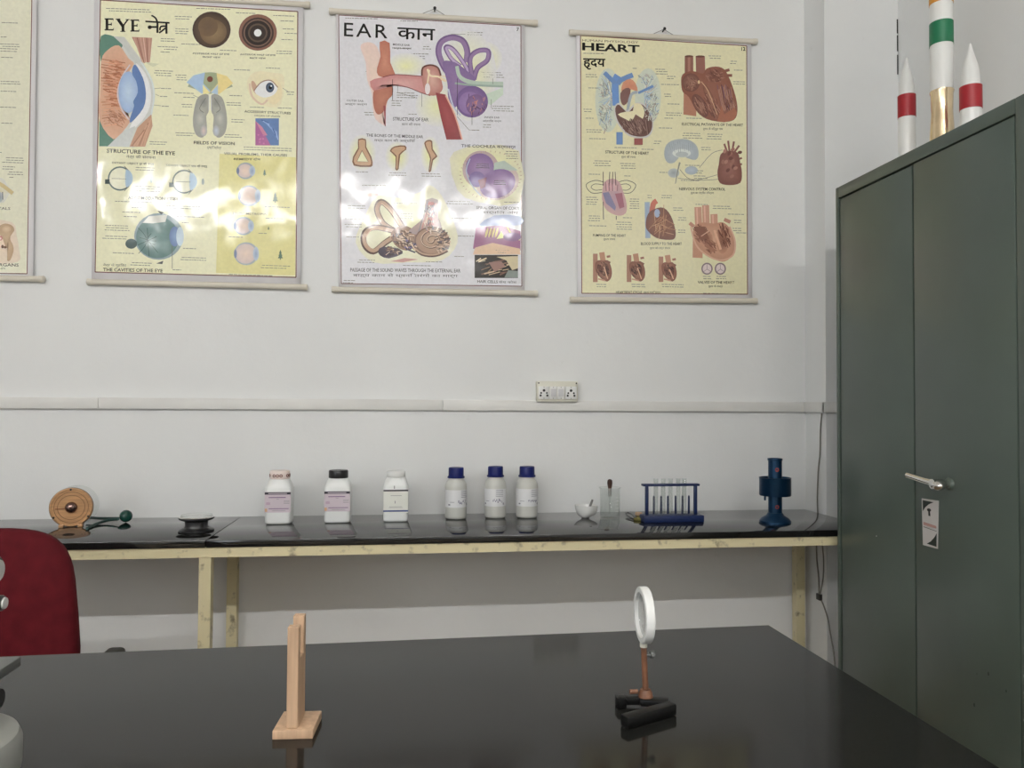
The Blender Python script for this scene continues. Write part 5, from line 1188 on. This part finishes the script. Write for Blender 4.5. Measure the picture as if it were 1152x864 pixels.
def lens_stand():
    c = onZ(728, 800, TZ)
    t = thing('lens_stand', 'round white lens holder on a rusty brown rod with black iron foot', 'lens stand', (c.x, c.y, TZ))
    L = lambda px, py, z=0: onZ(px, py, TZ+z)-Vector((c.x, c.y, TZ))
    # V shaped iron foot: apex at right, two arms to the left, on small pads
    def arm(a, b, w, z0, z1, m=M_blackm, nm='foot_arm'):
        a = Vector(a); b = Vector(b); d = (b-a); l = d.length; ang = math.atan2(d.y, d.x)
        mb = MB().rbox(0, l, -w/2, w/2, z0, z1, .0025).xform(Matrix.Translation((a.x, a.y, 0)) @ Matrix.Rotation(ang, 4, 'Z'))
        return obj(nm, mb, m, t)
    ap = L(757, 803); fl = L(702, 819); rl = L(696, 795)
    arm(fl, ap, .017, .0005, .017); 
    hub = L(727, 799)
    arm(rl, (hub.x+.008, hub.y+.012, 0), .014, .004, .0155)
    arm((hub.x-.006, hub.y+.010, 0), (ap.x-.002, ap.y+.012, 0), .020, .005, .0158)
    for p in (rl,): obj('foot_pad', MB().rbox(p.x-.004, p.x+.010, p.y-.010, p.y+.008, 0, .0158, .002), M_blackm, t)
    rx, ry = L(727, 797).x, hub.y+.010
    yb = c.y+ry; k = pxm(725, 760, yb)
    z = lambda py: onY(725, py, yb).z-TZ
    obj('socket_boss', MB().lathe([(0, .0160), (.011, .0160), (.010, .022), (.0075, .027), (0, .027)], (rx, ry, 0), 20), M_rust, t)
    obj('set_screw', MB().lathe([(0, 0), (.0035, 0), (.0035, .012), (0, .012)], (0, 0, 0), 10, 'x').xform(Matrix.Translation((rx-.024, ry, .024))), M_rust, t)
    px0 = lambda px, py: onY(px, py, yb).x-c.x
    zt = z(728)
    obj('rod', MB().tube([(rx, ry, .0272), (px0(724.2, 728), ry, zt)], .0044, 14), M_rust, t)
    xt = px0(724, 722)
    obj('ferrule', MB().lathe([(0, zt+.0003), (.0055, zt+.0003), (.0055, z(722)), (0, z(722))], (xt, ry, 0), 16), M_offwhite, t)
    obj('thumb_screw', MB().lathe([(0, 0), (.0028, 0), (.0028, .006), (.0055, .006), (.0055, .012), (0, .012)], (0, 0, 0), 14, 'x').xform(Matrix.Translation((xt+.0045, ry, z(737)))), M_micd, t)
    # ring, axis nearly sideways
    rr = (z(660.5)-z(723))/2; zc = z(660.5)-rr
    ang = R(177)            # axis direction of the visible face: left, a little to the viewer
    ring = MB().shell([(rr*.80, -.0066), (rr*.97, -.0066), (rr, -.0052), (rr, .0052), (rr*.97, .0066), (rr*.80, .0066)], (0, 0, 0), 56)
    M = Matrix.Translation((xt+.001, ry, zc)) @ Matrix.Rotation(ang, 4, 'Z') @ Matrix.Rotation(R(90), 4, 'Y')
    h = obj('lens_ring', ring.xform(M), M_white, t)
    obj('lens', MB().lathe([(0, -.004), (rr*.4, -.0034), (rr*.795, -.001), (rr*.795, .001), (rr*.4, .0034), (0, .004)], (0, 0, 0), 48).xform(M), M_lens, h)
lens_stand()

# ------------------------------------------------------------------ microscope at the left edge
def microscope():
    X0, Y0 = -.54, .94
    t = thing('microscope', 'white enamel microscope with dark stage at the table corner', 'microscope', (X0, Y0, TZ))
    obj('base', MB().lathe([(0, .012), (.092, .012), (.101, .017), (.104, .030), (.104, .058), (.100, .067), (.090, .072), (.060, .074), (0, .075)], (0, 0, 0), 56), M_micro, t)
    for q in (20, 110, 200, 290): obj('rubber_foot', MB().lathe([(0, 0), (.018, 0), (.018, .0125), (0, .0125)], (.078*math.cos(R(q)), .078*math.sin(R(q)), 0), 16), M_black, t)
    obj('illuminator', MB().lathe([(0, .0752), (.026, .0752), (.024, .092), (.018, .097), (0, .097)], (-.02, -.01, 0), 28), M_black, t)
    obj('arm', MB().tube(sp3([(-.035, .075, .07), (-.04, .085, .13), (-.045, .09, .20), (-.04, .07, .26), (-.03, .03, .29), (-.03, .0, .295)]), [.024]*26, 18), M_micro, t)
    c = onZ(24, 738, TZ+.139)-Vector((X0, Y0, 0))
    obj('stage', MB().rbox(c.x-.135, c.x, c.y-.135, c.y, .127, .139, .0015), M_micd, t)
    obj('stage_bracket', MB().rbox(-.06, -.01, .045, .068, .100, .1268, .003), M_black, t)
    obj('stage_knob', MB().lathe([(0, 0), (.0125, 0), (.0125, .045), (.011, .048), (0, .048)], (.032, .02, .108), 20, 'x'), M_black, t)
    for z, r, tip in ((.219, .0088, .089), (.256, .0165, .082)):
        kb = obj('focus_knob', MB().lathe([(0, 0), (r, 0), (r, .10), (r*.9, .102), (0, .102)], (tip-.105, .01, z), 24, 'x'), M_black, t)
        obj('knob_cap', MB().lathe([(0, 0), (r*.75, 0), (r*.7, .002), (0, .0025)], (tip-.0028, .01, z), 24, 'x'), mat('pale_knob_cap', (.5, .5, .48), .4), kb)
    obj('nosepiece', MB().lathe([(0, .235), (.026, .235), (.030, .25), (.026, .265), (0, .265)], (-.06, -.01, 0), 28), M_steel, t)
    for q in (-90, 30, 150): obj('objective', MB().lathe([(0, .18), (.005, .18), (.009, .19), (.010, .2348), (0, .2348)], (-.06+.013*math.cos(R(q)), -.01+.013*math.sin(R(q)), 0), 16), M_chrome, t)
    obj('body_tube', MB().tube([(-.06, -.01, .2655), (-.06, -.01, .32), (-.06, -.06, .39)], [.021, .020, .017], 20), M_micro, t)
    obj('eyepiece', MB().tube([(-.06, -.0605, .391), (-.06, -.082, .428)], [.0165, .0165], 20), M_black, t)
microscope()

# ------------------------------------------------------------------ red chair beyond the table
def chair():
    X0, Y0 = -1.08, 2.08
    t = thing('office_chair', 'dark red upholstered office chair behind the table', 'chair', (X0, Y0-.2, 0))
    zt = onY(30, 594, Y0).z
    # back rest: rounded shield, thick, slightly curved
    n = 48; vs = []; prof = []
    zb = zt-.42; zc = (zt+zb)/2; hh = (zt-zb)/2
    xr = onY(92, 715, Y0).x-X0
    for i in range(n):
        a = 2*PI*i/n; c, s = math.cos(a), math.sin(a)
        u = math.copysign(abs(c)**(2/4.4), c); v = math.copysign(abs(s)**(2/4.4), s)
        prof.append((u*xr*(1-.075*(v+.25)), v*hh))
    rings = [(.86, -.030), (.95, -.024), (1, -.008), (1, .012), (.95, .026), (.86, .03)]
    for sc_, dy in rings:
        for x, z in prof: vs.append((x*sc_, dy-.30*(x*sc_)**2*1.0+.2, z*sc_+zc))
    m = len(rings)
    fs = [(i*n+j, i*n+(j+1) % n, (i+1)*n+(j+1) % n, (i+1)*n+j) for i in range(m-1) for j in range(n)]
    vs += [(0, .2-.034, zc), (0, .2+.032, zc)]; c0, c1 = len(vs)-2, len(vs)-1
    fs += [(c0, (j+1) % n, j) for j in range(n)]+[(c1, (m-1)*n+j, (m-1)*n+(j+1) % n) for j in range(n)]
    obj('backrest', MB().add(vs, fs), M_red, t, smooth=60)
    obj('back_strut', MB().tube(sp3([(0, .245, zc), (0, .26, .52), (0, .22, .42), (0, .12, .405), (0, 0, .405)]), .018, 12), M_black, t)
    obj('seat', MB().rbox(-.23, .23, -.30, .14, .42, .50, .03, 4), M_red, t, smooth=60)
    ax = onY(130, 728, Y0-.06).x-X0; az = onY(130, 727.3, Y0-.05).z
    for s in (1, -1):
        obj('armrest', MB().rbox(s*ax-.022, s*ax+.022, -.10, .155, az-.028, az, .012, 3), M_black, t, smooth=60)
        obj('arm_post', MB().tube(sp3([(s*ax, .03, az-.0285), (s*ax, .03, .47), (s*(ax-.02), .02, .412), (s*.18, 0, .408)]), .014, 10), M_black, t)
    obj('gas_stem', MB().lathe([(0, .10), (.028, .10), (.028, .26), (.018, .26), (.018, .405), (0, .405)], (0, 0, 0), 20), M_black, t)
    for i in range(5):
        a = 2*PI*i/5+.3; d = Vector((math.cos(a), math.sin(a), 0))
        obj('base_leg', MB().tube([d*.02+Vector((0, 0, .11)), d*.28+Vector((0, 0, .075))], [.022, .014], 10), M_black, t)
        obj('caster', MB().sphere(d*.28+Vector((0, 0, .029)), .029, 1, 1, 1, 16, 8), M_black, t)
chair()
